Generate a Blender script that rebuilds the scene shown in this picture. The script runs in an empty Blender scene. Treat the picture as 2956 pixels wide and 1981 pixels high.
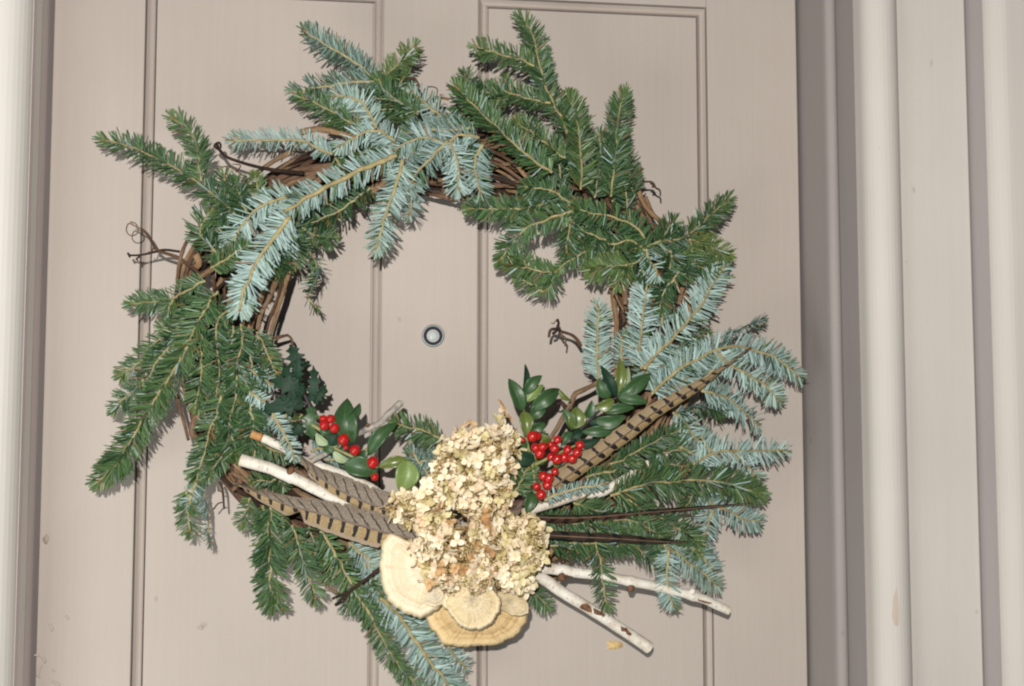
import bpy, math, random
import numpy as np
from mathutils import Vector, Matrix

random.seed(11)
rng = np.random.default_rng(11)
SC = bpy.context.scene
COL = SC.collection

# ------------------------------------------------------------------ camera
PW, PH = 2956.0, 1981.0
LENS = 35.0
FPX = LENS / 36.0 * PW
YAW, PITCH = math.radians(6.5), math.radians(3.5)
FWD = np.array([math.sin(YAW)*math.cos(PITCH), math.cos(YAW)*math.cos(PITCH), math.sin(PITCH)])
RGT = np.array([math.cos(YAW), -math.sin(YAW), 0.0])
UPV = np.cross(RGT, FWD)
def ray(x, y):
    return FWD + (x - PW/2)/FPX*RGT + (PH/2 - y)/FPX*UPV
DOOR_W = 0.914
def slope(x, y):
    d = ray(x, y); return d[0]/d[1]
_l = 0.5*(slope(151, 0) + slope(93, 1981)); _r = 0.5*(slope(2303, 0) + slope(2338, 1981))
CAM_D = DOOR_W/(_r - _l)
_d = ray(1250, 970)
CAM = np.array([-_l*CAM_D, -CAM_D, 1.50 - CAM_D*_d[2]/_d[1]])
def px(x, y, cm=0.0):
    """photo pixel -> point standing cm in front of the door face (door face is y = 0)"""
    d = ray(x, y); t = (-cm/100.0 - CAM[1])/d[1]
    return CAM + d*t
PXM = (CAM_D)/FPX          # metres per photo pixel at the door

cam = bpy.data.cameras.new('camera'); co = bpy.data.objects.new('camera', cam); COL.objects.link(co)
cam.sensor_width = 36; cam.lens = LENS; cam.clip_start = 0.01; cam.clip_end = 100
M = Matrix.Identity(4)
for i in range(3):
    M[i][0] = RGT[i]; M[i][1] = UPV[i]; M[i][2] = -FWD[i]; M[i][3] = CAM[i]
co.matrix_world = M
cam.dof.use_dof = True; cam.dof.focus_distance = CAM_D - 0.05; cam.dof.aperture_fstop = 5.6
SC.camera = co

# ------------------------------------------------------------------ light
w = bpy.data.worlds.new('World'); SC.world = w; w.use_nodes = True
bg = w.node_tree.nodes['Background']; bg.inputs[0].default_value = (0.78, 0.86, 1.0, 1); bg.inputs[1].default_value = 0.06
def lamp(name, kind, loc, energy, color, target=None, **kw):
    l = bpy.data.lights.new(name, kind); l.energy = energy; l.color = color
    for k, v in kw.items(): setattr(l, k, v)
    o = bpy.data.objects.new(name, l); COL.objects.link(o); o.location = loc
    if target is not None:
        o.rotation_euler = (Vector(target) - Vector(loc)).to_track_quat('-Z', 'Y').to_euler()
    return o
# the flash mounted up and to the left of the lens
lamp('camera_flash', 'POINT', CAM + np.array([-0.080, -0.26, 0.150]), 92.0, (1.0, 0.96, 0.915), shadow_soft_size=0.010)
# soft daylight reaching the door from the open side of the porch
lamp('porch_daylight', 'AREA', CAM + np.array([-1.02, 0.02, -0.95]), 15.0, (0.97, 1.0, 0.97), target=(-0.05, 0, 0.95),
     shape='RECTANGLE', size=0.8, size_y=1.2)
SC.view_settings.view_transform = 'Standard'; SC.view_settings.look = 'None'
SC.view_settings.exposure = 0.0; SC.view_settings.gamma = 1.0
SC.render.engine = 'CYCLES'; SC.cycles.filter_width = 2.1

# ------------------------------------------------------------------ helpers
TILES = dict(V=(0,0,.7916), A=(250,0,2.0907), B=(900,0,2.0907), C=(1500,200,2.0907), L=(250,650,2.0907), E=(1600,750,2.0907),
             F=(600,1100,2.4123), G=(1050,1200,2.24), H=(1450,1350,2.4853), K=(0,1300,2.303), M=(1420,1020,3.408),
             N=(720,950,3.136), P=(250,1250,3.136), Q=(700,1500,3.26), R=(1050,1480,3.7333), S=(600,500,3.136), T=(1350,550,3.4836))
def pp(s):
    """'T:x,y x,y' -> list of photo pixels"""
    out = []; t = TILES['V']
    for tok in s.replace(':', ': ').split():
        if tok.endswith(':'): t = TILES[tok[:-1]]
        else:
            a, b = tok.split(','); out.append((t[0] + float(a)/t[2], t[1] + float(b)/t[2]))
    return out
def world_path(s, c0, c1):
    p = pp(s); n = len(p)
    return np.array([px(q[0], q[1], c0 + (c1 - c0)*i/max(1, n-1)) for i, q in enumerate(p)])
def spline(P, step=0.003):
    P = np.asarray(P, float)
    if len(P) == 2: Q = np.array([2*P[0]-P[1], P[0], P[1], 2*P[1]-P[0]])
    else: Q = np.vstack([2*P[0]-P[1], P, 2*P[-1]-P[-2]])
    out = []
    for i in range(1, len(Q)-2):
        p0, p1, p2, p3 = Q[i-1:i+3]
        n = max(2, int(np.linalg.norm(p2-p1)/step)+1)
        t = np.linspace(0, 1, n, endpoint=False)[:, None]
        out.append(.5*((2*p1)+(-p0+p2)*t+(2*p0-5*p1+4*p2-p3)*t*t+(-p0+3*p1-3*p2+p3)*t**3))
    out.append(P[-1][None]); return np.vstack(out)
def norm(v):
    return v/np.maximum(np.linalg.norm(v, axis=-1, keepdims=True), 1e-9)

LOC = {}
def add(o, parent=None):
    COL.objects.link(o)
    if parent is not None: o.parent = parent
    return o
def thing(name, label, cat, loc, group=None):
    o = bpy.data.objects.new(name, None); o.empty_display_size = .02
    COL.objects.link(o); o.location = loc; LOC[o] = np.array(loc, float)
    o['label'] = label; o['category'] = cat
    if group: o['group'] = group
    return o
def mesh(name, V, Fs, mats, parent=None, smooth=True, mi=None, uv=None, tint=None, stuff=False):
    V = np.asarray(V, float)
    off = LOC.get(parent, np.zeros(3)) if parent is not None else np.zeros(3)
    me = bpy.data.meshes.new(name)
    me.from_pydata((V - off).tolist(), [], [tuple(int(k) for k in f) for f in Fs])
    for m in (mats if isinstance(mats, (list, tuple)) else [mats]): me.materials.append(m)
    if mi is not None: me.polygons.foreach_set('material_index', np.asarray(mi, np.int32))
    me.polygons.foreach_set('use_smooth', np.full(len(me.polygons), smooth))
    if uv is not None:
        l = me.uv_layers.new(name='UVMap'); vi = np.empty(len(me.loops), np.int32); me.loops.foreach_get('vertex_index', vi)
        l.data.foreach_set('uv', np.asarray(uv, np.float32)[vi].ravel())
    if tint is not None:
        a = me.color_attributes.new('tint', 'FLOAT_COLOR', 'POINT'); a.data.foreach_set('color', np.asarray(tint, np.float32).ravel())
    me.update()
    o = add(bpy.data.objects.new(name, me), parent)
    if parent is not None: LOC[o] = off
    if stuff: o['kind'] = 'stuff'
    return o
def tube(P, R, n=8, cap=True, uvs=False):
    """swept tube; returns verts, faces, uv"""
    P = np.asarray(P); m = len(P); R = np.broadcast_to(np.asarray(R, float), (m,))
    T = norm(np.gradient(P, axis=0))
    u = np.cross(T[0], [0, 1, 0.01]); u = u/np.linalg.norm(u)
    V = []; UV = []; L = np.concatenate([[0], np.cumsum(np.linalg.norm(np.diff(P, axis=0), axis=1))])
    for i in range(m):
        u = u - T[i]*np.dot(u, T[i]); u = u/max(1e-9, np.linalg.norm(u)); v = np.cross(T[i], u)
        for k in range(n):
            a = 2*math.pi*k/n
            V.append(P[i] + R[i]*(math.cos(a)*u + math.sin(a)*v)); UV.append((L[i], k/n))
    Fs = [(i*n+k, i*n+(k+1) % n, (i+1)*n+(k+1) % n, (i+1)*n+k) for i in range(m-1) for k in range(n)]
    if cap:
        V.append(P[0]); UV.append((0, 0)); V.append(P[-1]); UV.append((L[-1], 0)); c = len(V)-2
        Fs += [(c, (k+1) % n, k) for k in range(n)] + [(c+1, (m-1)*n+k, (m-1)*n+(k+1) % n) for k in range(n)]
    return np.array(V), Fs, np.array(UV)
def ball(c, r, nu=14, nv=9, sq=(1, 1, 1)):
    V = []; Fs = []
    for j in range(nv+1):
        th = math.pi*j/nv
        for i in range(nu):
            a = 2*math.pi*i/nu
            V.append((c[0]+r*sq[0]*math.sin(th)*math.cos(a), c[1]-r*sq[1]*math.cos(th), c[2]+r*sq[2]*math.sin(th)*math.sin(a)))
    for j in range(nv):
        for i in range(nu): Fs.append((j*nu+i, j*nu+(i+1) % nu, (j+1)*nu+(i+1) % nu, (j+1)*nu+i))
    return V, Fs
def join(parts):
    V = []; Fs = []; n = 0
    for v, f in parts:
        V.append(np.asarray(v)); Fs += [tuple(k+n for k in q) for q in f]; n += len(v)
    return np.vstack(V), Fs
def noise1(n, k, amp):
    x = np.linspace(0, 1, n); y = np.zeros(n)
    for i in range(1, k+1): y += math.sin(1)*0 + np.sin(x*math.pi*2*i*1.3 + rng.uniform(0, 6.28))*rng.uniform(.3, 1)/i**.6
    return y*amp

# ------------------------------------------------------------------ materials
class NT:
    def __init__(s, name):
        s.m = bpy.data.materials.new(name); s.m.use_nodes = True; s.t = s.m.node_tree
        s.b = s.t.nodes['Principled BSDF']
    def n(s, typ, **kw):
        o = s.t.nodes.new(typ)
        for k, v in kw.items():
            if k.startswith('i_'):
                key = k[2:]; key = int(key) if key.isdigit() else key.replace('_', ' ')
                if isinstance(v, bpy.types.NodeSocket): s.t.links.new(v, o.inputs[key])
                else: o.inputs[key].default_value = v
            else: setattr(o, k, v)
        return o
    def math(s, op, a, b=0.0, c=0.0):
        o = s.t.nodes.new('ShaderNodeMath'); o.operation = op
        for i, v in enumerate((a, b, c)):
            if isinstance(v, bpy.types.NodeSocket): s.t.links.new(v, o.inputs[i])
            else: o.inputs[i].default_value = v
        return o.outputs[0]
    def mix(s, f, a, b, mode='MIX'):
        o = s.t.nodes.new('ShaderNodeMix'); o.data_type = 'RGBA'; o.blend_type = mode
        for k, v in ((0, f), (6, a), (7, b)):
            if isinstance(v, bpy.types.NodeSocket): s.t.links.new(v, o.inputs[k])
            else: o.inputs[k].default_value = (v if k == 0 else (*v, 1) if len(v) == 3 else v)
        return o.outputs[2]
    def ramp(s, f, stops):
        o = s.t.nodes.new('ShaderNodeValToRGB'); s.t.links.new(f, o.inputs[0]); e = o.color_ramp.elements
        while len(e) < len(stops): e.new(.5)
        for q, (p, c) in zip(e, stops): q.position = p; q.color = (*c, 1) if not isinstance(c, (int, float)) else (c, c, c, 1)
        return o.outputs[0]
    def coord(s, which='Object'): return s.n('ShaderNodeTexCoord').outputs[which]
    def map(s, v, scale): return s.n('ShaderNodeMapping', i_Vector=v, i_Scale=scale).outputs[0]
    def noise(s, v, scale, detail=3, rough=.55, dist=0.0):
        return s.n('ShaderNodeTexNoise', i_Vector=v, i_Scale=scale, i_Detail=detail, i_Roughness=rough, i_Distortion=dist).outputs[0]
    def set(s, **kw):
        for k, v in kw.items():
            key = k.replace('_', ' ')
            if isinstance(v, bpy.types.NodeSocket): s.t.links.new(v, s.b.inputs[key])
            else: s.b.inputs[key].default_value = (*v, 1) if isinstance(v, tuple) and len(v) == 3 else v
        return s
    def bump(s, h, strength, dist):
        o = s.n('ShaderNodeBump', i_Strength=strength, i_Distance=dist, i_Height=h); s.t.links.new(o.outputs[0], s.b.inputs['Normal']); return s

def paint(name, c, rough, grain=.35):
    m = NT(name); g = m.n('ShaderNodeNewGeometry').outputs['Position']
    blot = m.noise(g, 3.2, 4); fine = m.noise(m.map(g, (170, 170, 5)), 1.0, 5, .7)
    spk = m.noise(g, 420, 2)
    c1 = m.mix(blot, tuple(k*.86 for k in c), tuple(min(1, k*1.09) for k in c))
    c1 = m.mix(m.math('MULTIPLY', m.ramp(fine, [(.35, 0.), (.7, 1.)]), .13), c1, tuple(k*.72 for k in c))
    nick = m.ramp(m.noise(m.map(g, (60, 60, 34)), 1.0, 1), [(.79, 0.), (.81, 1.)])
    c1 = m.mix(m.math('MULTIPLY', nick, .5), c1, tuple(k*.62 for k in c))
    h = m.math('ADD', m.math('MULTIPLY', fine, .7), m.math('MULTIPLY', spk, .35))
    h = m.math('ADD', h, m.math('MULTIPLY', m.noise(g, 24, 2), .8))
    m.set(Base_Color=c1, Roughness=m.math('MULTIPLY_ADD', m.noise(m.map(g, (30, 30, 2)), 1, 3), .22, rough-.11), Specular_IOR_Level=.14)
    m.bump(h, grain, .0012); return m.m
DOORP = paint('door_paint', (.452, .398, .351), .56)
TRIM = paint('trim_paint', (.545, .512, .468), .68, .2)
TRIM_LIT = paint('trim_paint_lit', (.66, .635, .585), .68, .2)  # same trim, brightened for the left casing; extra light is in the colour
STEP_SHADED = paint('step_paint_shaded', (.40, .365, .36), .62, .2)  # trim tone with the shade of the turned step face painted in
JAMB_SHADED = paint('jamb_paint_shaded', (.31, .28, .268), .62, .2)  # trim paint darkened; the reveals' grazing-light shade is in the colour
JAMB_LIT = paint('jamb_paint_lit', (.64, .57, .56), .62, .2)  # left jamb copy, lightened in colour to make up for weak light

def needle(name, a, b, rough, spec=.5):
    m = NT(name); at = m.n('ShaderNodeAttribute', attribute_name='tint')
    c = m.mix(at.outputs['Color'], a, b)          # red channel is the mix
    sep = m.n('ShaderNodeSeparateColor', i_Color=at.outputs['Color'])
    c = m.mix(sep.outputs[0], a, b)
    c = m.mix(m.math('MULTIPLY', sep.outputs[1], .75), c, (.16, .20, .035))     # young yellow-green tips
    c = m.mix(m.math('MULTIPLY', sep.outputs[2], .85), c, (.24, .12, .045))     # a few browned needles
    m.set(Base_Color=c, Roughness=rough, Specular_IOR_Level=spec)
    return m.m
NTOP = needle('needle_upper_face', (.015, .052, .022), (.102, .188, .070), .40, .45)
NUND = needle('needle_pale_face', (.028, .072, .050), (.42, .56, .535), .55, .3)
def simple(name, c, c2, scale, rough, spec=.4, bump=0, stretch=(1, 1, 1), **kw):
    m = NT(name); g = m.coord('Object'); f = m.noise(m.map(g, stretch), scale, 4, .6)
    m.set(Base_Color=m.mix(m.ramp(f, [(.3, 0.), (.7, 1.)]), c, c2), Roughness=rough, Specular_IOR_Level=spec, **kw)
    if bump: m.bump(f, bump, .001)
    return m.m
TWIG = simple('fir_twig_bark', (.21, .17, .08), (.42, .35, .17), 130, .65, .25, .7)
TWIGD = simple('fir_twig_grey', (.27, .23, .13), (.42, .36, .20), 180, .65, .3, .4)
BUD = simple('fir_bud', (.20, .09, .035), (.34, .20, .07), 300, .5)
VINES = []
for i, (a, b) in enumerate([((.075, .04, .026), (.22, .125, .075)), ((.12, .064, .038), (.34, .21, .13)), ((.17, .10, .055), (.44, .29, .17)),
                            ((.26, .15, .075), (.50, .33, .18)), ((.03, .018, .014), (.09, .05, .035))]):
    m = NT('vine_bark_%d' % i); uv = m.coord('UV')
    f = m.noise(m.map(uv, (45, 13, 1)), 1.0, 6, .75, .6)
    f2 = m.noise(m.coord('Object'), 38, 3)
    m.set(Base_Color=m.mix(m.ramp(m.math('ADD', m.math('MULTIPLY', f, .7), m.math('MULTIPLY', f2, .3)), [(.40, 0.), (.60, 1.)]), a, b), Roughness=.85, Specular_IOR_Level=.25)
    m.bump(f, 1.0, .004); VINES.append(m.m)
# birch bark (uv: x metres along, y round)
m = NT('birch_bark'); uv = m.coord('UV'); g = m.coord('Object')
len_ = m.ramp(m.noise(m.map(uv, (420, 5, 1)), 1.0, 2, .5), [(.655, 0.), (.69, 1.)])
dirt = m.ramp(m.noise(g, 55, 4, .65), [(.50, 0.), (.72, 1.)])
fle = m.ramp(m.noise(g, 330, 2), [(.66, 0.), (.72, 1.)])
c = m.mix(m.noise(g, 90, 3), (.58, .53, .44), (.80, .765, .69))
c = m.mix(m.math('MULTIPLY', dirt, .7), c, (.42, .33, .20))
c = m.mix(m.math('MULTIPLY', len_, .75), c, (.22, .16, .12)); c = m.mix(m.math('MULTIPLY', fle, .7), c, (.14, .11, .09))
m.set(Base_Color=c, Roughness=.62, Specular_IOR_Level=.3); m.bump(m.noise(m.map(uv, (300, 8, 1)), 1, 3), .5, .001); BIRCH = m.m
BIRCHG = simple('birch_twig_bark', (.13, .11, .09), (.50, .46, .40), 110, .7, .3, .6)
SCAR = simple('birch_scar', (.07, .035, .02), (.22, .11, .06), 260, .8, .2, .8)
PEEL = simple('birch_inner_bark', (.36, .17, .06), (.55, .29, .12), 160, .7, .2, .4)
CUT = simple('cut_wood', (.62, .45, .27), (.78, .62, .42), 260, .7, .2, .3)
# leaves
def leafm(name, c, c2, rough=.30, spec=.5):
    m = NT(name); uv = m.coord('UV'); s = m.n('ShaderNodeSeparateXYZ', i_Vector=uv)
    v = m.math('ABSOLUTE', m.math('SUBTRACT', s.outputs[1], .5))
    vein = m.ramp(v, [(.0, 1.), (.022, .0)])
    lat = m.ramp(m.n('ShaderNodeTexWave', i_Vector=m.n('ShaderNodeCombineXYZ', i_X=m.math('SUBTRACT', s.outputs[0], m.math('MULTIPLY', v, .35)), i_Y=0., i_Z=0.).outputs[0], i_Scale=2.4, i_Distortion=.6).outputs[0], [(.93, 0.), (1., 1.)])
    f = m.noise(m.coord('Object'), 120, 3)
    col = m.mix(f, c, c2); col = m.mix(m.math('MULTIPLY', vein, .55), col, tuple(min(1, k*2.2+.03) for k in c2)); col = m.mix(m.math('MULTIPLY', lat, .18), col, tuple(k*1.6+.01 for k in c2))
    m.set(Base_Color=col, Roughness=rough, Specular_IOR_Level=spec, Coat_Weight=.06 if spec > .3 else 0., Coat_Roughness=.3)
    m.bump(m.math('ADD', m.math('MULTIPLY', f, .9), m.math('MULTIPLY', vein, -.6)), .35, .0012); return m.m
LEAF = dict(dark=leafm('holly_leaf_dark', (.008, .026, .015), (.016, .045, .022), .55, .2), mid=leafm('holly_leaf_green', (.020, .056, .019), (.046, .100, .033), .42, .4),
            olive=leafm('holly_leaf_olive', (.075, .105, .022), (.12, .155, .035)), light=leafm('holly_leaf_light', (.12, .185, .05), (.18, .255, .075), .42, .4),
            pale=leafm('holly_leaf_underside', (.24, .31, .17), (.34, .40, .24), .5, .3))
STEMP = simple('holly_stem_bark', (.030, .022, .030), (.07, .06, .06), 140, .6, .3, .4)
STEMG = simple('holly_stem_green', (.16, .20, .06), (.30, .27, .12), 140, .5, .3)
m = NT('berry_skin'); f = m.noise(m.coord('Object'), 90, 3)
m.set(Base_Color=m.mix(f, (.30, .008, .008), (.50, .016, .013)), Roughness=.26, Specular_IOR_Level=.5, Coat_Weight=.12, Coat_Roughness=.12); BERRY = m.m
BERRYD = simple('berry_calyx', (.02, .012, .01), (.06, .03, .02), 300, .7)
# hydrangea
def petal(name, a, b, c3):
    m = NT(name); r = m.n('ShaderNodeObjectInfo').outputs['Random']; uv = m.n('ShaderNodeSeparateXYZ', i_Vector=m.coord('UV'))
    f = m.noise(m.coord('Object'), 260, 3)
    col = m.mix(r, a, b); col = m.mix(m.math('MULTIPLY', m.ramp(f, [(.45, 0.), (.75, 1.)]), .45), col, c3)
    col = m.mix(m.ramp(uv.outputs[0], [(.0, .65), (.35, 0.)]), col, c3)
    m.set(Base_Color=col, Roughness=.7, Specular_IOR_Level=.2, Subsurface_Weight=.0)
    m.bump(m.noise(m.map(m.coord('UV'), (2, 14, 1)), 1, 3), .4, .0008)
    t = m.n('ShaderNodeBsdfTranslucent', i_Color=col); mx = m.n('ShaderNodeMixShader', i_Fac=.15, i_1=m.b.outputs[0], i_2=t.outputs[0])
    m.t.links.new(mx.outputs[0], m.t.nodes['Material Output'].inputs[0]); return m.m
PET = [petal('petal_cream', (.86, .74, .51), (.94, .87, .69), (.74, .55, .29)), petal('petal_peach', (.82, .63, .43), (.90, .76, .57), (.66, .40, .21)),
       petal('petal_greenish', (.68, .59, .31), (.82, .73, .44), (.48, .37, .14)), petal('petal_brown', (.56, .33, .15), (.76, .52, .28), (.34, .16, .07))]
STALK = simple('hydrangea_stalk', (.42, .28, .10), (.66, .50, .24), 200, .75, .2)
SEED = simple('hydrangea_seed', (.20, .13, .035), (.44, .34, .12), 300, .8, .2)
# bracket fungus: uv.x = angle, uv.y = 0 centre .. 1 rim
def fungus(name, lo, hi, dk, zones, wrinkle, rimc):
    m = NT(name); s = m.n('ShaderNodeSeparateXYZ', i_Vector=m.coord('UV')); g = m.coord('Object')
    n = m.noise(g, 26, 4); vv = m.math('ADD', s.outputs[1], m.math('MULTIPLY', m.math('SUBTRACT', n, .5), .16))
    z = m.n('ShaderNodeTexNoise', noise_dimensions='1D', i_W=m.math('MULTIPLY', vv, zones), i_Scale=1., i_Detail=3.).outputs[0]
    wr = m.noise(m.n('ShaderNodeCombineXYZ', i_X=m.math('MULTIPLY', s.outputs[0], 46.), i_Y=m.math('MULTIPLY', s.outputs[1], 2.2), i_Z=0.).outputs[0], 1., 4)
    col = m.mix(m.ramp(z, [(.38, 0.), (.62, 1.)]), lo, hi)
    col = m.mix(m.math('MULTIPLY', m.ramp(wr, [(.5, 0.), (.72, 1.)]), wrinkle), col, dk)
    col = m.mix(m.math('MULTIPLY', m.ramp(m.noise(g, 420, 2), [(.66, 0.), (.74, 1.)]), .35), col, dk)
    col = m.mix(m.ramp(s.outputs[1], [(.84, 0.), (.93, 1.)]), col, rimc)
    m.set(Base_Color=col, Roughness=.8, Specular_IOR_Level=.2)
    h = m.math('ADD', m.math('MULTIPLY', z, .9), m.math('ADD', m.math('MULTIPLY', wr, wrinkle*1.3), m.math('MULTIPLY', m.noise(g, 330, 3), .25)))
    m.bump(h, 1.0, .003); return m.m
FUN1 = fungus('fungus_cream', (.69, .57, .38), (.79, .70, .53), (.50, .37, .20), 5., .4, (.80, .68, .45))
FUN2 = fungus('fungus_ivory', (.65, .52, .31), (.77, .65, .43), (.46, .32, .15), 4., .65, (.81, .69, .46))
FUN3 = fungus('fungus_ochre', (.52, .36, .17), (.68, .50, .26), (.30, .19, .08), 5., .8, (.74, .56, .30))
# feathers: uv.x metres along the shaft, uv.y 0 shaft .. 1 edge
def feather(name, base, base2, dark, period, duty, slant, v0, v1, wav=.0, edge=None):
    m = NT(name); s = m.n('ShaderNodeSeparateXYZ', i_Vector=m.coord('UV')); u, v = s.outputs[0], s.outputs[1]
    n = m.noise(m.coord('Object'), 130, 3)
    uu = m.math('ADD', m.math('ADD', u, m.math('MULTIPLY', v, slant)), m.math('MULTIPLY', m.math('SUBTRACT', n, .5), wav))
    fr = m.math('FRACT', m.math('DIVIDE', uu, period))
    bar = m.math('LESS_THAN', fr, m.math('MULTIPLY', m.math('SUBTRACT', 1.25, m.math('MULTIPLY', v, .55)), duty))
    bar = m.math('MULTIPLY', bar, m.math('MULTIPLY', m.math('GREATER_THAN', v, v0), m.math('LESS_THAN', m.math('ADD', v, m.math('MULTIPLY', m.math('SUBTRACT', n, .5), .25)), v1)))
    barb = m.noise(m.n('ShaderNodeCombineXYZ', i_X=m.math('MULTIPLY', m.math('SUBTRACT', u, m.math('MULTIPLY', v, .012)), 1500.), i_Y=m.math('MULTIPLY', v, 3.), i_Z=0.).outputs[0], 1., 2)
    spk = m.ramp(m.noise(m.coord('Object'), 750, 2), [(.45, 0.), (.62, 1.)])
    col = m.mix(m.math('MULTIPLY', spk, .85), tuple(k*.85 for k in base), base2); col = m.mix(m.math('MULTIPLY', barb, .35), col, tuple(k*.45 for k in base))
    if edge: col = m.mix(m.ramp(m.math('ADD', v, m.math('MULTIPLY', m.math('SUBTRACT', n, .5), .3)), [(.70, 0.), (.86, 1.)]), col, edge)
    col = m.mix(bar, col, dark)
    m.set(Base_Color=col, Roughness=.6, Specular_IOR_Level=.35); m.bump(barb, .5, .0006); return m.m
TAN, TAN2 = (.325, .225, .108), (.44, .325, .165)
GRY, GRY2 = (.20, .16, .12), (.31, .25, .185)
BLK = (.012, .010, .010)
FT_TAN = feather('feather_tan_barred', TAN, TAN2, BLK, .0135, .30, .0045, .0, .74, .005, (.31, .235, .17))
FT_GRY = feather('feather_grey_lined', GRY, GRY2, (.03, .024, .02), .0135, .18, -.016, .10, .84, .008)
FT_LNG = feather('feather_long_barred', TAN, (.30, .25, .19), BLK, .0165, .23, .004, .0, .80, .007)
FT_LN2 = feather('feather_long_blocked', TAN, TAN2, BLK, .0165, .34, -.003, .12, .85, .006)
FT_BRN = feather('feather_brown_barred', (.10, .050, .036), (.19, .12, .09), (.035, .012, .010), .016, .45, .004, .0, 1.1, .004)
FT_DRK = feather('feather_dark', (.045, .028, .022), (.085, .055, .042), BLK, .03, .3, .004, .0, 1.1, .01)
SHAFT = simple('feather_shaft', (.09, .055, .035), (.20, .13, .08), 120, .4)
SHAFTW = simple('feather_quill', (.45, .38, .29), (.62, .55, .44), 120, .4)
# metals / glass
m = NT('brass_satin'); m.set(Base_Color=(.24, .27, .255), Metallic=.3, Roughness=.35); RINGM = m.m
m = NT('black_bezel'); m.set(Base_Color=(.012, .020, .030), Roughness=.6, Specular_IOR_Level=.2); BEZ = m.m
m = NT('viewer_glass'); m.set(Base_Color=(.52, .58, .58), Roughness=.05, Specular_IOR_Level=.8, Coat_Weight=1., Coat_Roughness=.03); GLASS = m.m
OCHRE = simple('ochre_scrap', (.50, .33, .13), (.72, .54, .27), 330, .7, .2, .5)
BARE = simple('bare_wood', (.44, .36, .30), (.52, .44, .37), 120, .75, .2, .4, (1, 1, .2))

# ------------------------------------------------------------------ the door
def box(x0, x1, y0, y1, z0, z1, bev=.0):
    V = [(x, y, z) for z in (z0, z1) for y in (y0, y1) for x in (x0, x1)]
    return V, [(0, 1, 5, 4), (1, 3, 7, 5), (3, 2, 6, 7), (2, 0, 4, 6), (4, 5, 7, 6), (0, 2, 3, 1)]
def bevel(o, wd, seg=2):
    b = o.modifiers.new('bevel', 'BEVEL'); b.width = wd; b.segments = seg; b.limit_method = 'ANGLE'; return o
def extrude(prof, z0, z1):
    n = len(prof); V = [(x, y, z0) for x, y in prof] + [(x, y, z1) for x, y in prof]
    return V, [(i, (i+1) % n, n+(i+1) % n, n+i) for i in range(n)] + [tuple(range(n-1, -1, -1)), tuple(range(n, 2*n))]

def vx(x0, y0, x1, y1, cm=0):      # world x of a near-vertical photo line
    return .5*(px(x0, y0, cm)[0] + px(x1, y1, cm)[0])
XL0, XL1 = vx(424, 0, 372, 1981), vx(1108, 0, 1092, 1981)          # left panel opening (outer edge of the moulding)
XR0, XR1 = vx(1382, 0, 1376, 1981), vx(2039, 0, 2064, 1981)        # right panel opening
ZT = .5*(px(1050, -22)[2] + px(2020, 17)[2])                       # top of the panels
ZB = 0.98
door = thing('front_door', 'taupe painted panelled wooden door behind the wreath', 'door', (DOOR_W/2, .022, 0))
G = .0012
TH = .044
def slab(name, x0, x1, z0, z1):
    o = mesh(name, *box(x0, x1, 0, TH, z0, z1), DOORP, door, smooth=False); bevel(o, .0012); return o
ZL0, ZL1 = .24, .80                        # the lower pair of panels, below the picture
slab('stile', .003, XL0, 0.008, 2.03); slab('stile', XR1, DOOR_W-.003, 0.008, 2.03); slab('stile', XL1, XR0, ZL0, ZT)
for a, b in ((ZT+G*0, 2.03), (.80, ZB), (.008, ZL0)):
    if a == .80: slab('rail', XL0, XL1, a, b); slab('rail', XR0, XR1, a, b)
    else: slab('rail', XL0, XR1, a, b)
PROF = [(0, .0003), (.0003, .0080), (.0016, .0080), (.0018, .0026), (.0044, .0066), (.0066, .0088), (.0088, .0070), (.0112, .0036), (.0114, .0098), (.0127, .0098), (.0132, .0046)]
def moulding(x0, x1, z0, z1):
    cs = [((x0, z0), (x1, z0), (1, 1), (-1, 1)), ((x1, z0), (x1, z1), (-1, 1), (-1, -1)), ((x1, z1), (x0, z1), (-1, -1), (1, -1)), ((x0, z1), (x0, z0), (1, -1), (1, 1))]
    for a, b, da, db in cs:
        V = []; n = len(PROF)
        for (p, d) in ((a, da), (b, db)):
            V += [(p[0]+d[0]*s, y, p[1]+d[1]*s) for s, y in PROF] + [(p[0]+d[0]*s, .02, p[1]+d[1]*s) for s, y in (PROF[-1], PROF[0])]
        k = n+2
        Fs = [(i, (i+1) % k, k+(i+1) % k, k+i) for i in range(k)]
        mesh('panel_moulding', V, Fs, DOORP, door, smooth=False)
for x0, x1 in ((XL0, XL1), (XR0, XR1)):
    for z0, z1 in ((ZB, ZT), (ZL0, ZL1)):
        mesh('panel', *box(x0+.0130, x1-.0130, .0042, .034, z0+.0130, z1-.0130), DOORP, door, smooth=False)
        moulding(x0, x1, z0, z1)
# peephole
pc = px(1250, 970)
def lathe(c, prof, n=32):
    V = []; Fs = []
    for r, y in prof:
        for i in range(n):
            a = 2*math.pi*i/n; V.append((c[0]+r*math.cos(a), y, c[2]+r*math.sin(a)))
    for j in range(len(prof)-1):
        for i in range(n): Fs.append((j*n+i, (j+1)*n+i, (j+1)*n+(i+1) % n, j*n+(i+1) % n))
    return V, Fs
pr = 32.5*PXM
hole = mesh('peephole', *lathe(pc, [(pr, .001), (pr, -.0015), (pr*.95, -.003), (pr*.90, -.0036), (pr*.84, -.0034), (pr*.82, -.001)]), RINGM, door)
mesh('bezel', *lathe(pc, [(pr*.825, -.0015), (pr*.78, -.0025), (pr*.52, .0005), (pr*.48, .001)]), BEZ, hole)
mesh('lens', *lathe(pc, [(pr*.47, .0008), (pr*.40, -.0012), (pr*.25, -.0024), (pr*.1, -.0029), (pr*.005, -.003)]), GLASS, hole)
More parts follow.
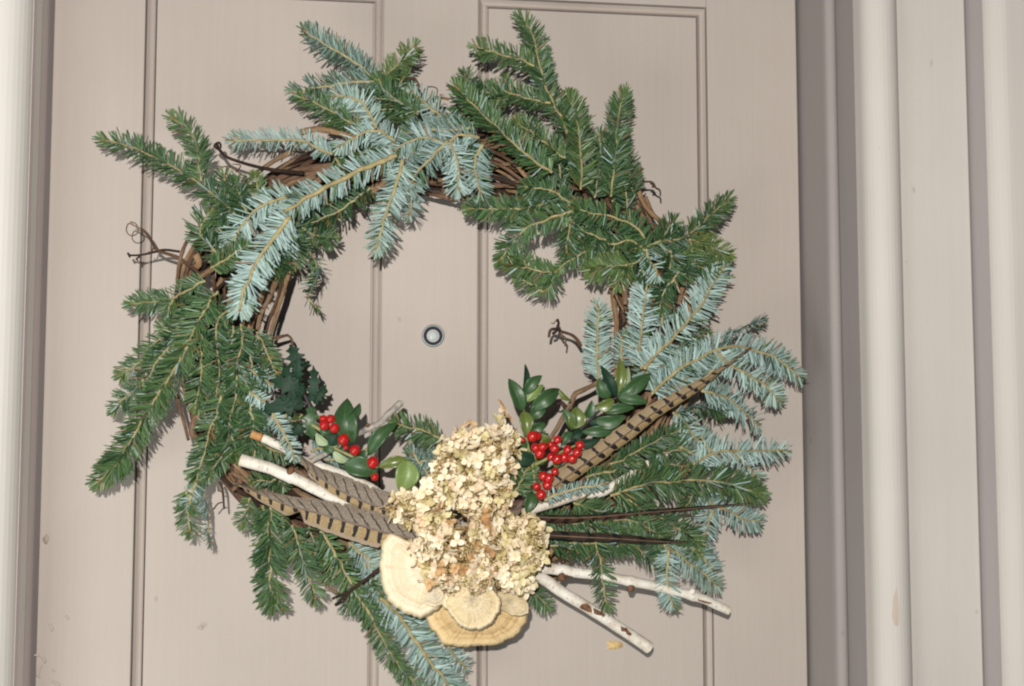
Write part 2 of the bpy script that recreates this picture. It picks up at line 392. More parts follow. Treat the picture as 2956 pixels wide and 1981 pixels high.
# ochre scrap stuck to the right panel, a paint nick on the frame
def flake(name, s, cm, thick, mat, parent, cz=None):
    P = world_path(s, cm, cm); P = spline(np.vstack([P, P[:1]]), .002)[:-1]; n = len(P); c = P.mean(0)
    P = P + rng.normal(0, .0004, P.shape)*[1, 0, 1]
    V = list(P) + list(P*[1, 0, 1] + [0, P[0][1]+thick, 0]) + [c + [0, -.0003, 0]]
    return mesh(name, V, [(i, (i+1) % n, 2*n) for i in range(n)] + [(i, n+i, n+(i+1) % n, (i+1) % n) for i in range(n)], mat, parent)
flake('ochre_scrap', 'H:748,1252 770,1246 800,1240 815,1248 848,1250 866,1278 846,1296 822,1300 800,1310 790,1300 752,1306 758,1280', -.39, .0006, OCHRE, door)
door.children[-1].data.polygons.foreach_set('use_smooth', [False]*len(door.children[-1].data.polygons))

# paint runs and small knots telegraphing through the paint of the hinge stile
for sp in ('K:228,1362 262,1364 288,1378 300,1398 292,1412', 'K:285,1432 268,1442 258,1470 250,1505', 'K:330,1152 342,1170 346,1190 338,1200', 'K:432,1100 446,1112 452,1126', 'K:345,1538 372,1548 402,1562', 'K:350,1470 362,1462', 'K:262,1500 256,1512', 'K:1310,1178 1350,1182'):
    P = spline(world_path(sp, 0, 0), .002); v, f, uv = tube(P, np.linspace(.0012, .0018, len(P)), 7); v[:, 1] = v[:, 1]*.6
    mesh('paint_run', v, f, DOORP, door, uv=uv)
KNOT = simple('knot_stain', (.30, .24, .19), (.44, .38, .32), 260, .6, .3, .5)
for sp in ('K:282,600 296,570 312,560 326,578 322,606 304,624',):
    flake('knot', sp, .02, .0006, KNOT if sp[2] != '5' else DOORP, door)

# ------------------------------------------------------------------ the door frame
fr = thing('door_frame', 'pale moulded wooden door frame with deep stepped jamb', 'door frame', (DOOR_W/2, 0, 0))
ZF = 2.10
def xat(x, cm): return px(x, 990, cm)[0]
def arc(cx, cy, r, a0, a1, n=10):
    return [(cx + r*math.cos(math.radians(a0+(a1-a0)*i/n)), cy + r*math.sin(math.radians(a0+(a1-a0)*i/n))) for i in range(n+1)]
def strip(name, prof, mat, z0=0, z1=ZF, smooth=False):
    o = mesh(name, *extrude(prof, z0, z1), mat, fr, smooth=smooth); return o
R0 = DOOR_W + .002
a1 = xat(2392, 6.2); a2 = xat(2432, 7.2); a3 = xat(2480, 11.0); a4 = xat(2494, 11.2)
strip('jamb', [(R0, .06), (R0, .0), (a1, -.062), (a1+.003, -.062), (a1+.02, -.062), (a1+.02, .06)], JAMB_SHADED)
strip('stop_bead', [(a1-.001, -.0625)] + arc(.5*(a1+a2)+.0005, -.066, .5*(a2-a1)+.001, 180, 360, 10) + [(a2+.02, -.066), (a2+.02, -.03), (a1+.001, -.0605)], JAMB_SHADED)
strip('outer_jamb', [(a2+.001, -.068), (a3, -.112), (a3+.002, -.112), (a3+.03, -.112), (a3+.03, .03), (a2+.021, .03), (a2+.021, -.068)], JAMB_SHADED)
# bead + flat + step + back band of the right casing
b0, b1 = a3+.001, xat(2611, 13.0); rb = .5*(b1-b0)
strip('casing_bead', arc(b0+rb, -.125, rb, 180, 360, 16) + [(b1, -.09), (b0, -.09)], TRIM)
c1 = xat(2808, 12.4)
strip('casing_board', [(b1+.0005, -.124), (c1-.002, -.128), (c1, -.126), (c1, -.05), (b1+.0005, -.05)], TRIM)
d1 = xat(2862, 15.4)
strip('casing_step', [(c1+.0005, -.118), (c1+.0025, -.1205), (d1, -.154), (d1, -.05), (c1+.0005, -.05)], STEP_SHADED)
e1 = xat(3010, 17)
strip('back_band', [(d1+.0005, -.150)] + arc(d1+.022, -.150, .0215, 180, 270, 8) + [(e1+.06, -.176), (e1+.06, -.05), (d1+.0005, -.05)], TRIM)
# left side
l0 = xat(70, 5.6)
strip('jamb', [(-.002, .06), (-.002, .0), (l0+.0005, -.058), (l0-.02, -.058), (l0-.02, .06)], JAMB_LIT)
strip('casing_bead', arc(l0-.031, -.058, .031, 360, 180, 18) + [(l0-.062, -.03), (l0, -.03)], TRIM_LIT)
strip('casing_board', [(l0-.2, -.060), (l0-.0625, -.060), (l0-.0625, -.0), (l0-.2, -.0)], TRIM_LIT)
# head
hd = mesh('head_jamb', *box(-.002, R0, -.055, .06, 2.035, ZF), JAMB_SHADED, fr, smooth=False)
flake('bare_patch', 'K:0,0', 0, .0005, BARE, fr) if False else None
# bare wood patch on the rounded bead (a worn spot that follows the curve)
def bead_hit(x, y):
    d = ray(x, y); c = np.array([b0+rb, -.125]); r = rb + .0004
    A = d[0]**2 + d[1]**2; o = CAM[:2] - c; Bq = o[0]*d[0] + o[1]*d[1]; Cq = o @ o - r*r
    t = (-Bq - math.sqrt(max(0, Bq*Bq - A*Cq)))/A; return CAM + d*t
pts = []
for k in range(22):
    a = 2*math.pi*k/22; wd = 15*(.62 + .38*math.cos(a+.3))
    pts.append((2587 + wd*math.sin(a)*(1+.1*math.sin(5*a)), 1752 + 56*math.cos(a)*(1+.05*math.sin(3*a))))
V = [bead_hit(*p) for p in pts]; V2 = [bead_hit(2587+(p[0]-2587)*.5, 1752+(p[1]-1752)*.5) for p in pts]; V3 = [bead_hit(2587, 1752)]
n = 22
mesh('bare_patch', V+V2+V3, [(i, (i+1) % n, n+(i+1) % n, n+i) for i in range(n)] + [(n+i, n+(i+1) % n, 2*n) for i in range(n)], BARE, fr)

# ------------------------------------------------------------------ grapevine ring
RC = pp('V:1003,800')[0]
ctr = px(RC[0], RC[1], 4.5)
ring = thing('grapevine_wreath', 'round wreath base of twisted brown grapevine stems with curly tendrils', 'wreath', (ctr[0], -.004, ctr[2]))
RX, RZ = 484*1.2632*PXM, 448*1.2632*PXM
def ring_pt(th, dr, dy):
    return np.array([ctr[0] + (RX+dr)*math.cos(th), -.046 - dy, ctr[2] + (RZ+dr)*math.sin(th) + .012*math.cos(2*th)])
def vine(P, r, mat, name='vine_stem', n=8, rough=.30, parent=ring):
    m_ = len(P); R = r*(1 + noise1(m_, 9, rough*.5)); R = np.maximum(R, r*.45)
    for k in range(max(1, m_//26)):
        q = rng.integers(0, m_); R = R + r*.55*np.exp(-((np.arange(m_)-q)/1.6)**2)
    v, f, uv = tube(P, R, n); return mesh(name, v, f, mat, parent, uv=uv)
for i in range(74):
    th0 = rng.uniform(0, 6.28); span = rng.uniform(1.7, 5.6); k = rng.uniform(1.2, 3.0)*rng.choice([-1, 1]); ph = rng.uniform(0, 6.28)
    rad = math.sqrt(rng.uniform(.02, 1.0)); n = int(span*44)
    wob = noise1(n, 7, .004); wob2 = noise1(n, 7, .004)
    P = np.array([ring_pt(th0+span*j/(n-1), .043*rad*math.cos(k*(th0+span*j/(n-1))+ph)+wob[j], .031*rad*math.sin(k*(th0+span*j/(n-1))+ph)+wob2[j]) for j in range(n)])
    P[:, 1] = np.minimum(P[:, 1], -.008)
    vine(P, rng.uniform(.0013, .0036), VINES[rng.choice([0, 1, 1, 2, 2, 3, 4])])
TEND = [  # path, depth from/to (cm), diameter px, bark, rattan-like curl
 ('L:690,300 560,200 430,150 370,60 335,25', 7, 6.5, 11, 0), ('L:335,25 300,10 255,-10 240,35 270,65 310,45 300,-5 265,-20', 6.5, 6, 4.5, 2),
 ('L:560,160 470,150 400,165 330,180 262,182 250,170 262,195', 7, 5.5, 8, 4), ('L:410,150 405,130 390,170 375,160', 6, 5.5, 4, 0), ('L:320,190 300,205 312,215', 5.6, 5.4, 6, 4),
 ('A:1310,1045 1150,1030 1000,1000 850,950 800,900 785,865', 8.5, 7, 12, 4), ('A:800,905 770,880 800,860 810,890 785,900', 7, 7, 8, 4),
 ('A:960,1070 900,1030 850,1005 780,1020', 8, 7, 5, 2), ('A:960,1080 880,1060 820,1050 770,1030', 8, 7, 4, 1), ('A:900,1040 930,1000 880,990', 8, 8, 4, 1),
 ('T:1140,1568 1100,1500 1040,1450 930,1415 870,1390 830,1410 815,1475', 6, 7, 11, 0), ('T:930,1415 900,1390 915,1340 900,1295', 7, 7.4, 11, 4),
 ('T:900,1300 860,1340 840,1330', 7.2, 7.2, 5, 3), ('T:930,1420 950,1460 985,1490 980,1568', 7, 6.5, 7, 1), ('T:850,1440 880,1430 900,1390 860,1400', 7, 7.3, 9, 4),
 ('C:690,700 740,682 800,682 820,715 845,730 850,765', 7, 6, 7, 0), ('C:790,685 812,700 800,712', 6.5, 6.5, 10, 0), ('C:660,690 700,640 742,598', 8, 8.5, 17, 0),
 ('L:545,1020 565,1110 590,1200 615,1300', 6.5, 6.8, 12, 1), ('N:210,100 290,75 350,60 385,100 390,150 405,215', 6, 5, 9, 1), ('N:200,80 290,60 350,48', 6, 5.4, 5, 2),
 ('M:1080,270 900,360 820,400 790,470 740,560 640,740 580,830 500,1000', 8.5, 9.2, 17, 2), ('M:740,550 700,500 680,485 655,500 625,485', 8.6, 8.6, 7, 0),
 ('T:1440,850 1480,1020 1530,1140 1570,1200', 6.5, 6, 8, 3), ('T:1570,1200 1600,1300 1550,1380 1590,1430', 6, 6, 8, 4),
 ('Q:1320,440 1150,570 1040,650 1000,690 870,805', 10.5, 9.5, 11, 4), ('Q:1010,680 940,700 845,745', 9.5, 9, 8, 4), ('Q:740,580 830,650 930,710', 7.5, 8, 9, 3), ('Q:930,590 930,680 960,770', 8.5, 8.5, 9, 0),
 ('P:1200,440 1230,520 1245,690', 6.5, 6.2, 8, 0), ('P:1150,690 1190,640 1230,630', 6, 6.2, 5, 0), ('P:1190,520 1250,545', 6, 6, 4, 0),
 ('R:1880,580 1960,500 2040,440 2210,425', 7, 6.5, 11, 4), ('R:1930,380 1990,470 1990,560', 7, 6.5, 18, 4), ('R:1900,430 2050,400 2180,400', 6.5, 6.5, 14, 0),
 ('B:640,1130 690,1160 800,1190 880,1205 960,1190 1050,1175', 5.5, 5.5, 14, 1), ('B:560,1150 700,1110 900,1130 1060,1150', 6, 6, 12, 0),
 ('B:590,480 615,470 640,500 650,530', 8, 7.5, 8, 0), ('B:660,600 690,530 755,535 750,600', 7.5, 7.5, 4, 0), ('B:720,620 760,590 830,600', 7.5, 7.5, 11, 3), ('B:740,620 780,570 800,580', 7, 7, 3, 1),
 ('A:1290,800 1400,780 1568,815 1650,830', 9.2, 9.2, 20, 3), ('C:710,720 760,830 830,900 930,950', 7.5, 7.5, 16, 3), ('C:690,800 740,880 800,1000', 8, 7, 14, 2), ('C:760,770 800,860 870,960', 7.8, 7, 12, 2),
 ('C:960,1420 980,1330 1020,1250', 7, 7.5, 15, 3), ('C:640,1420 640,1330 650,1250', 7.4, 7.4, 14, 2), ('C:560,1240 590,1380 630,1470', 6, 6, 7, 3),
 ('C:-10,590 40,650 80,700', 9, 9, 14, 3), ('B:1060,900 1180,960 1330,1090', 8.6, 8.8, 12, 0), ('B:1040,960 1160,1010 1300,1110', 8.4, 8.8, 12, 1), ('B:1030,1050 1160,1090 1280,1130', 8.2, 8.6, 14, 4),
 ('S:740,870 680,1080 600,1330 560,1480', 7.5, 7.5, 15, 3), ('S:640,920 560,1120 480,1280 450,1420', 8, 8, 16, 2), ('S:690,900 640,1100 560,1330 520,1500', 7.9, 7.9, 10, 0),
 ('L:640,40 590,130 560,230 545,340', 7, 7, 13, 1), ('L:660,180 680,230 660,260', 8, 8, 22, 3), ('L:830,220 720,290 650,340', 8.8, 8.2, 20, 2),
 ('L:720,1080 660,1160 640,1260 700,1300', 7, 6.5, 24, 1), ('L:900,1460 930,1540 880,1600', 7, 6.8, 18, 2), ('F:170,640 260,690 330,760', 8, 9, 13, 2),
]
for s, c0, c1_, dpx, mt in TEND:
    P = spline(world_path(s, c0, c1_), .003); r = dpx*.5*PXM*.92
    tp = np.linspace(1, .72, len(P))
    v, f, uv = tube(P, r*tp*(1+noise1(len(P), 6, .08)), 7); mesh('tendril' if dpx < 13 else 'vine_stem', v, f, VINES[mt], ring, uv=uv)

# ------------------------------------------------------------------ fir boughs
ST = np.array([0., .25, .88, 1.]); HW = np.array([.6, 1., .9, .0])
def needles_mesh(P, kind, L0, roll, dens, bias, young, parent):
    seg = np.linalg.norm(np.diff(P, axis=0), axis=1); S = np.concatenate([[0], np.cumsum(seg)]); tot = S[-1]
    N = max(8, int(tot*dens*(1.0 if kind == 'b' else 1.10))); tipn = 12
    q = rng.uniform(.01, .995, N*2); gp = np.interp(q, np.linspace(0, 1, 60), np.clip(.62 + noise1(60, 14, .22), .12, 1)); q = q[rng.random(N*2) < gp][:N]
    s = np.concatenate([np.sort(q), np.full(tipn, .995)])
    n = len(s); T = norm(np.gradient(P, axis=0))
    pos = np.stack([np.interp(s*tot, S, P[:, k]) for k in range(3)], 1); t = norm(np.stack([np.interp(s*tot, S, T[:, k]) for k in range(3)], 1))
    v = np.array([0., -1., 0.]) if kind != 'b' else np.array([0., 1., 0.])
    u = norm(v - t*(t @ v)[:, None]); sd = np.cross(t, u)
    cr, sr = math.cos(math.radians(roll)), math.sin(math.radians(roll)); u, sd = u*cr + sd*sr, sd*cr - u*sr
    side = np.where(rng.random(n) < .5, 1., -1.)
    if kind == 'b': phi = np.radians(np.clip(rng.normal(80, 20, n), 20, 125))*side
    else: phi = np.radians(np.clip(rng.normal(80, 14, n), 25, 112))*side; top_ = rng.random(n) < .05; phi = np.where(top_, rng.uniform(-.5, .5, n), phi)
    al = np.radians(np.clip(rng.normal(66, 9 if kind == 'b' else 6.5, n) - 28*np.clip((s-.8)/.2, 0, 1), 12, 85))
    al[-tipn:] = np.radians(rng.uniform(8, 42, tipn)); phi[-tipn:] = rng.uniform(-2.0, 2.0, tipn)
    d = np.cos(al)[:, None]*t + np.sin(al)[:, None]*(np.cos(phi)[:, None]*u + np.sin(phi)[:, None]*sd)
    d = norm(d + rng.normal(0, .065 if kind == 'b' else .05, d.shape))
    L = L0*np.clip(rng.normal(.94 if kind == 'b' else .90, .12 if kind == 'b' else .09, n), .5, 1.15)*(1 - .28*np.clip((s-.86)/.14, 0, 1))*(.72 + .28*np.clip(s/.1, 0, 1))
    fl = np.where(rng.random(n) < (.02 if kind != 'b' else .08), -1., 1.)[:, None]; n0 = u*fl + .35*t + rng.normal(0, .17 if kind != 'b' else .36, u.shape); nn = norm(n0 - d*np.sum(n0*d, 1)[:, None]); bb = np.cross(d, nn)
    curl = rng.normal(.10, .13, n)*L; hw = rng.uniform(.00070, .00104, n)*np.clip(L0/.021, .75, 1.1); th = .00034
    V = []
    for q, h in zip(ST[:3], HW[:3]):
        c = pos + d*(L*q)[:, None] + nn*(curl*q*q)[:, None]
        V += [c - bb*(hw*h)[:, None], c + nn*(th*h), c + bb*(hw*h)[:, None], c - nn*(th*.8*h)]
    V.append(pos + d*L[:, None] + nn*curl[:, None])
    V = np.stack(V, 1)                      # n,13,3
    F0 = []; MI = []
    for a in (0, 4):
        for k in range(4): F0.append((a+k, a+(k+1) % 4, a+4+(k+1) % 4, a+4+k)); MI.append(0 if k < 2 else 1)
    F1 = [(8+k, 8+(k+1) % 4, 12) for k in range(4)]
    Fs = []
    for i in range(n):
        o = 13*i
        for f in F0: Fs.append((f[0]+o, f[1]+o, f[2]+o, f[3]+o))
        for f in F1: Fs.append((f[0]+o, f[1]+o, f[2]+o))
    mi = np.tile(np.array(MI+[0, 0, 1, 1]), n)
    tint = np.zeros((n, 13, 4), np.float32); tint[..., 3] = 1
    tint[:, :, 0] = np.clip(rng.normal(.40+bias, .33, n), 0, 1)[:, None]
    pal = np.clip(rng.normal(.66+bias, .27, n), .08, 1)
    for vi, f_ in ((3, .85), (7, 1.), (11, .9)): tint[:, vi, 0] = pal*f_
    tint[:, :, 1] = np.clip(young + rng.normal(0, .10, n) + .25*np.clip((s-.8)/.2, 0, 1), 0, 1)[:, None]
    tint[:, :, 2] = (rng.random(n) < .022)[:, None]*.9
    return mesh('needles', V.reshape(-1, 3), Fs, [NTOP, NUND], parent, smooth=False, mi=mi, tint=tint.reshape(-1, 4), stuff=True)

def twig(bough, kind, s, c0, c1_, Lp=50, roll=0, dens=2300, bias=0., young=0., thick=1.):
    P = world_path(s, c0, c1_); P = spline(P, .004); m_ = len(P)
    P = P + np.stack([noise1(m_, 5, .0010) for _ in range(3)], 1)
    P[:, 1] = np.minimum(P[:, 1], -.006)
    r = np.linspace(.0018, .0010, m_)*thick*(1+noise1(m_, 8, .05)+rng.normal(0, .09, m_))*(1 if kind == 'b' else .76)
    v, f, uv = tube(P, r, 7)
    t = norm(P[-1]-P[-2]); bv, bf = ball((0, 0, 0), 1, 7, 5)
    bv = P[-1] + t*.001 + np.array(bv)*.0019
    nb = len(v)
    mi = [0]*len(f) + [1]*len(bf)
    st = mesh('twig', np.vstack([v, bv]), list(f) + [tuple(k+nb for k in q) for q in bf], [TWIG if bias > -.15 else TWIGD, BUD], bough, mi=mi)
    needles_mesh(P, kind, Lp*PXM*.92*rng.uniform(.94, 1.04), roll + rng.normal(0, 9), dens*rng.uniform(.85, 1.1), bias + rng.normal(0, .08), young + max(0, rng.normal(.03, .07)), st)

D = dict
BOUGHS = [
 ('green forked fir bough jutting across the door moulding above the knotted curly tendril', [
  ('g','A:872,1268 760,1170 640,1080 450,970 300,900 100,838',9.5,5.5), ('g','A:685,1090 672,900 620,790 525,715',8.8,6,D(young=.1)),
  ('g','A:1055,1230 1035,1130 1022,1070',9.4,9,D(young=.3,Lp=38)), ('g','A:900,1290 850,1180 830,1070',8.8,8,D(bias=-.1)), ('g','A:970,1290 930,1200 900,1110',9,8.4,D(bias=-.2)) ]),
 ('small arching green fir sprig on the vines beside the knotted curly tendril', [
  ('g','A:830,1568 720,1460 690,1380 755,1262',9.4,8.6,D(bias=-.1)), ('g','A:960,1480 850,1430 770,1330',9,8.2,D(bias=-.25)), ('g','L:760,260 830,210 950,140',9.6,9.8,D(Lp=42)), ('g','A:960,1400 900,1330 850,1290',8.6,8,D(bias=-.25)) ]),
 ('long fir bough with thick tan stem, silvery blue undersides turned outward, forked above the vines', [
  ('b','S:1721,-157 1500,-80 1300,10 980,180 800,290 705,335',11,11.5,D(thick=1.9,Lp=52,roll=-28)), ('b','S:745,395 600,590 450,800 370,950 320,1080 293,1235',11.8,11,D(thick=1.4,Lp=56,bias=.25,dens=2700)),
  ('b','S:800,200 690,215 600,250 430,340 330,450 215,640',10.8,9.8,D(Lp=56,bias=.15,dens=2700)), ('g','S:1470,140 1330,240 1200,330 1030,420 880,470',8.5,8,D(bias=-.2,roll=20)),
  ('g','S:800,470 900,530 1010,570 1110,600',8.6,7,D(bias=-.1)), ('m','S:860,600 930,740 1000,880 970,1010 910,1110 960,1200',8,6.4,D(roll=70,dens=1300,bias=.05)),
  ('g','S:700,480 800,640 770,800',9,8,D(bias=-.2)), ('m','S:620,640 680,790 640,900',9.2,8.4,D(roll=60)), ('b','S:760,480 700,620 640,760',10,9.5,D(bias=-.1)), ('g','S:560,560 590,720 600,860',9,8.6,D(bias=-.3)) ]),
 ('silvery blue fir twigs fanned over the vines at the top of the ring', [
  ('b','B:1010,830 900,820 820,850 700,830 600,850 490,915',10.5,10.5,D(bias=.05)), ('b','B:820,855 700,970 620,1070 578,1155',11,10,D(bias=.1)), ('b','B:835,860 880,980 886,1135',11,9.5,D(bias=.12)),
  ('b','B:1035,870 985,960 990,1050 1018,1165',10,9,D(bias=-.05)), ('b','B:545,960 520,1090 450,1280 392,1495',11.4,9.5,D(bias=.1,thick=1.2)), ('b','B:625,1090 610,1180 592,1295',9.6,8,D(Lp=40)),
  ('b','B:960,770 830,785 700,790 570,800',9.8,9.8,D(bias=-.2)), ('b','B:860,790 790,710 700,640 605,555',9.6,9,D(bias=-.05)), ('g','B:900,840 960,920 1040,990',8.8,8.4,D(bias=-.3)), ('b','B:640,900 560,960 500,1050',10.2,10,D(bias=0.)),
  ('g','B:520,880 400,870 300,930',9,8.8,D(bias=-.2)), ('g','B:520,900 420,960 330,1010',9.2,9.2,D(bias=-.1)) ]),
 ('three-pronged fir bough seen edge-on, reaching over the centre stile', [
  ('b','B:405,490 250,370 100,280 -42,188',9,6,D(roll=-50,bias=-.45)), ('b','B:405,492 250,495 100,520 -110,556',9,6.5,D(roll=-50,bias=-.4)), ('g','B:405,490 520,390 620,282',9,7,D(young=.35,bias=.2)),
  ('m','B:650,690 560,640 470,570 405,490',9.4,9.1,D(roll=-30)), ('m','B:650,672 500,610 345,588',9.4,8.6,D(roll=30)), ('b','B:395,770 330,660 250,590 138,578',9.8,9,D(bias=.25)),
  ('g','B:300,780 150,690 20,620 -62,588',9.2,7.4,D(bias=-.05)), ('g','B:640,740 500,670 370,655',8.8,8.2,D(bias=-.25)), ('g','B:470,560 520,520 560,470',8.4,7.8,D(bias=-.1)), ('m','B:330,800 230,760 130,740',8.8,8,D(roll=20,young=.2)) ]),
 ('small fir bough with its blue-white lower face showing, lying across the bare grapevine', [
  ('b','A:1480,930 1300,855 1100,845 885,850',9.8,7.5,D(roll=-38,bias=.1,Lp=46)), ('b','B:500,850 400,790 280,820 165,882',10.2,9.6,D(bias=.2)), ('b','B:520,900 450,830 380,770',9.8,9.4), ('m','A:1500,960 1540,1010 1560,1060',9.4,9.2,D(roll=40,Lp=40,bias=.2)) ]),
 ('dark green fir bough with one long straight tan stem slanting down over the ring', [
  ('g','B:1450,1045 1320,950 1200,850 1080,740 980,640 882,532',11.5,9,D(Lp=60,thick=1.3,dens=2700,bias=-.1)), ('g','B:1010,660 960,560 925,465',9.2,7.6,D(bias=-.05)), ('g','C:280,545 210,490 110,410 -5,332',9.6,8.4,D(young=.1)),
  ('g','B:1010,690 920,692 835,700',8.6,8,D(Lp=36,young=.1)), ('g','B:1290,960 1330,830 1300,740',8.4,8,D(bias=-.3)) ]),
 ('tall green fir bough with two prongs standing above the rest of the wreath', [
  ('g','B:1545,810 1500,700 1430,560 1370,380 1340,230 1262,105',9,6,D(thick=1.2)), ('g','B:1345,400 1200,340 995,293',8.2,6.4,D(young=.15)), ('g','B:1440,630 1300,590 1180,560 1090,535',8.4,7,D(bias=-.05)),
  ('g','B:1110,650 1140,560 1168,488',7.6,7,D(Lp=40,young=.15)), ('g','B:1180,610 1080,570 1010,540',7.6,7,D(bias=-.1)) ]),
 ('pair of upright blunt green fir twigs beside the broken vine stub', [
  ('g','C:370,730 372,480 340,320 298,180',10,7.4,D(Lp=56,dens=2700,bias=-.05)), ('g','C:558,770 570,560 590,370 622,160',10,7,D(Lp=54,dens=2600)), ('g','C:455,770 490,580 488,410',9.4,8,D(bias=-.15)),
  ('m','C:672,925 650,800 628,685',9.6,9,D(dens=900,bias=-.2)), ('g','C:690,770 665,640 635,530',8.6,7.6,D(bias=-.2)), ('g','C:250,720 240,560 255,440',8.8,8,D(bias=-.25)), ('g','C:560,800 620,720 640,640',8.4,8,D(bias=-.3)) ]),
 ('dark green fir bough fanning inward over the upper panel opening of the ring', [
  ('g','C:325,850 270,780 180,730 35,710',11,9.6,D(bias=-.05)), ('g','C:320,862 200,895 80,940 0,990 -60,1060 -112,1155',11,7.5,D(dens=2600,bias=.0)), ('g','C:320,862 300,960 279,1100',10.6,8.2),
  ('g','C:140,816 -75,847 -282,836',9,7.4,D(bias=-.1)), ('g','C:760,1015 720,970 640,920 500,880 330,842',10.4,10.9,D(bias=-.1)), ('g','C:520,1030 360,973',9.4,9.2,D(dens=1000)),
  ('g','C:40,960 -20,920 -100,880',8.6,8,D(bias=-.2)), ('g','C:200,870 120,800 40,780',8.8,8.4,D(bias=-.3)), ('g','C:500,900 480,980 440,1060',9.2,8.8,D(bias=-.3)), ('g','C:400,880 380,960 400,1040',9.2,8.8,D(bias=-.25)) ]),
 ('green fir bough whose long twig curls round like a hook inside the ring', [
  ('g','T:1800,600 1640,515 1440,540 1280,570 1130,640 1000,730 900,815',9.6,7.6,D(Lp=36,bias=-.05)), ('g','T:900,815 780,830 650,790 500,755 380,700',7.8,7.2,D(young=.12)), ('g','T:760,1020 650,950 525,880',7.4,7,D(young=.25,Lp=38)),
  ('g','T:890,830 850,930 790,1010',7.6,7.2,D(Lp=42)), ('g','T:1640,745 1500,757 1340,772 1245,785',9.2,7.6,D(young=.35,Lp=58,bias=.2,dens=2700)), ('g','T:1660,760 1570,850 1520,930',9,7.8,D(young=.15)), ('g','T:1780,640 1700,720 1600,760',9.2,9,D(bias=-.15)),
  ('g','T:600,760 520,680 470,600',7.6,7.4,D(young=.1)) ]),
 ('short bushy green fir bough with yellowish new tips where the bare vines show', [
  ('g','C:700,1090 850,1040 1000,1010 1100,930 1245,792',9.6,7,D(bias=-.05)), ('g','C:1020,1020 1120,1060 1255,1118',9.2,7,D(young=.45,bias=.25)), ('g','C:1030,1040 1050,1120 1098,1185',9,7.4,D(young=.45,bias=.25,Lp=42)),
  ('g','C:910,1090 912,1255',9.2,8.4,D(bias=-.1)), ('g','C:960,1225 880,1330 845,1430',9,8.4,D(bias=-.2)), ('b','C:760,1090 800,1180 835,1235',9.6,9.4,D(dens=1200,bias=.1)), ('g','C:860,1080 960,1150 1020,1240',8.8,8,D(bias=-.15)),
  ('g','C:700,1110 740,1200 770,1270',8.6,8.2,D(bias=-.3)), ('g','C:820,1050 880,990 930,920',8.6,8,D(bias=-.15)), ('g','C:980,1090 1080,1190 1150,1200',8.4,7.4,D(bias=-.1)) ]),
 ('three straight fir spikes with silvery blue undersides rising behind the smooth holly leaves', [
  ('b','E:265,730 260,500 266,280',9.2,7,D(bias=.1,Lp=48)), ('b','E:525,660 520,500 540,300 563,98',10.4,7.6,D(bias=.15,Lp=52)), ('b','E:545,660 700,490 850,310 1028,52',10.8,7.2,D(bias=.2,Lp=60,thick=1.25,dens=2600)),
  ('b','E:405,640 408,470',9,8.2,D(Lp=40)), ('m','E:740,545 830,480 918,438',9.2,8.4,D(roll=60,Lp=40)), ('b','E:610,800 565,700 530,640',9.4,9.6), ('b','E:645,410 650,330 615,255',8.2,7.6,D(bias=-.1)),
  ('b','E:540,760 600,640 700,580',9.2,8.8,D(bias=-.05)), ('b','E:480,640 460,560 450,480',8.8,8.2,D(bias=-.1)) ]),
 ('spreading fir bough with curved silvery blue twigs behind the tip of the longest barred feather', [
  ('b','E:585,815 690,710 830,610 980,550 1100,525 1250,560 1370,610 1475,700',11,7.2,D(bias=.12,Lp=54,thick=1.15)), ('m','E:985,545 1040,450 1130,410 1255,362',9.4,7,D(roll=75,bias=-.1,Lp=40)),
  ('b','E:990,560 1080,650 1200,710 1290,770 1350,845',9.8,7.4,D(bias=.12)), ('b','E:890,785 1020,830 1120,890 1225,992',9.6,7.2,D(bias=.08,Lp=54)), ('m','E:715,930 850,890 1015,910',9,7.6,D(roll=70,bias=-.15)),
  ('b','E:715,925 790,980 840,1060 890,1125',9,7.4,D(bias=0.)), ('b','E:610,800 720,770 820,700',10,9.4,D(bias=.1)), ('b','E:1000,600 940,690 870,720',9.2,8.8,D(bias=-.05)), ('b','E:700,700 760,620 850,560',9.2,8.6,D(bias=-.05)) ]),
 ('green fir twigs tucked under the longest barred feather with blue tips beyond', [
  ('g','E:335,1238 480,1170 620,1090 755,1022',10,8.6,D(Lp=46)), ('g','E:190,1315 350,1270 495,1222',10,9.4,D(Lp=34,bias=-.1)), ('b','E:840,1230 970,1170 1070,1155 1200,1150 1380,1155',8.8,6.8,D(bias=.08,dens=1800)),
  ('b','E:1080,1160 1150,1230 1210,1305',8,6.8), ('b','E:980,1190 910,1110 880,1060',8.4,7.6), ('g','E:560,1270 680,1240 790,1245',8.6,8.4,D(Lp=34,bias=-.15)), ('g','E:560,1130 650,1160 760,1150',8.6,8,D(bias=-.2)), ('b','E:760,1130 830,1170 900,1200',8.2,7.6,D(bias=-.1,dens=1500)) ]),
 ('broad arching green fir bough lying over the thin dark edge-on feather', [
  ('g','E:340,1425 500,1370 700,1340 900,1330 1080,1360 1230,1418',11,7.6,D(Lp=64,thick=1.3,dens=2700,bias=.02)), ('g','H:830,200 930,250 1035,315',10,9,D(Lp=52)), ('b','H:300,235 450,170 620,140 730,118',12.4,12.2,D(Lp=24,bias=-.15)),
  ('g','H:505,258 610,290 730,335',10,9.4,D(Lp=52)), ('g','E:720,1350 620,1285 560,1250',9.4,9,D(bias=-.15)), ('b','H:1425,165 1510,270 1600,300 1720,360 1835,388',8.4,6.6,D(bias=0.)), ('b','H:1512,300 1470,430 1432,545',8,6.6,D(bias=.05)),
  ('g','E:900,1345 840,1420 800,1480',8.8,8,D(bias=-.1)) ]),
 ('green and blue fir bough drooping over the crooked knotty birch stick', [
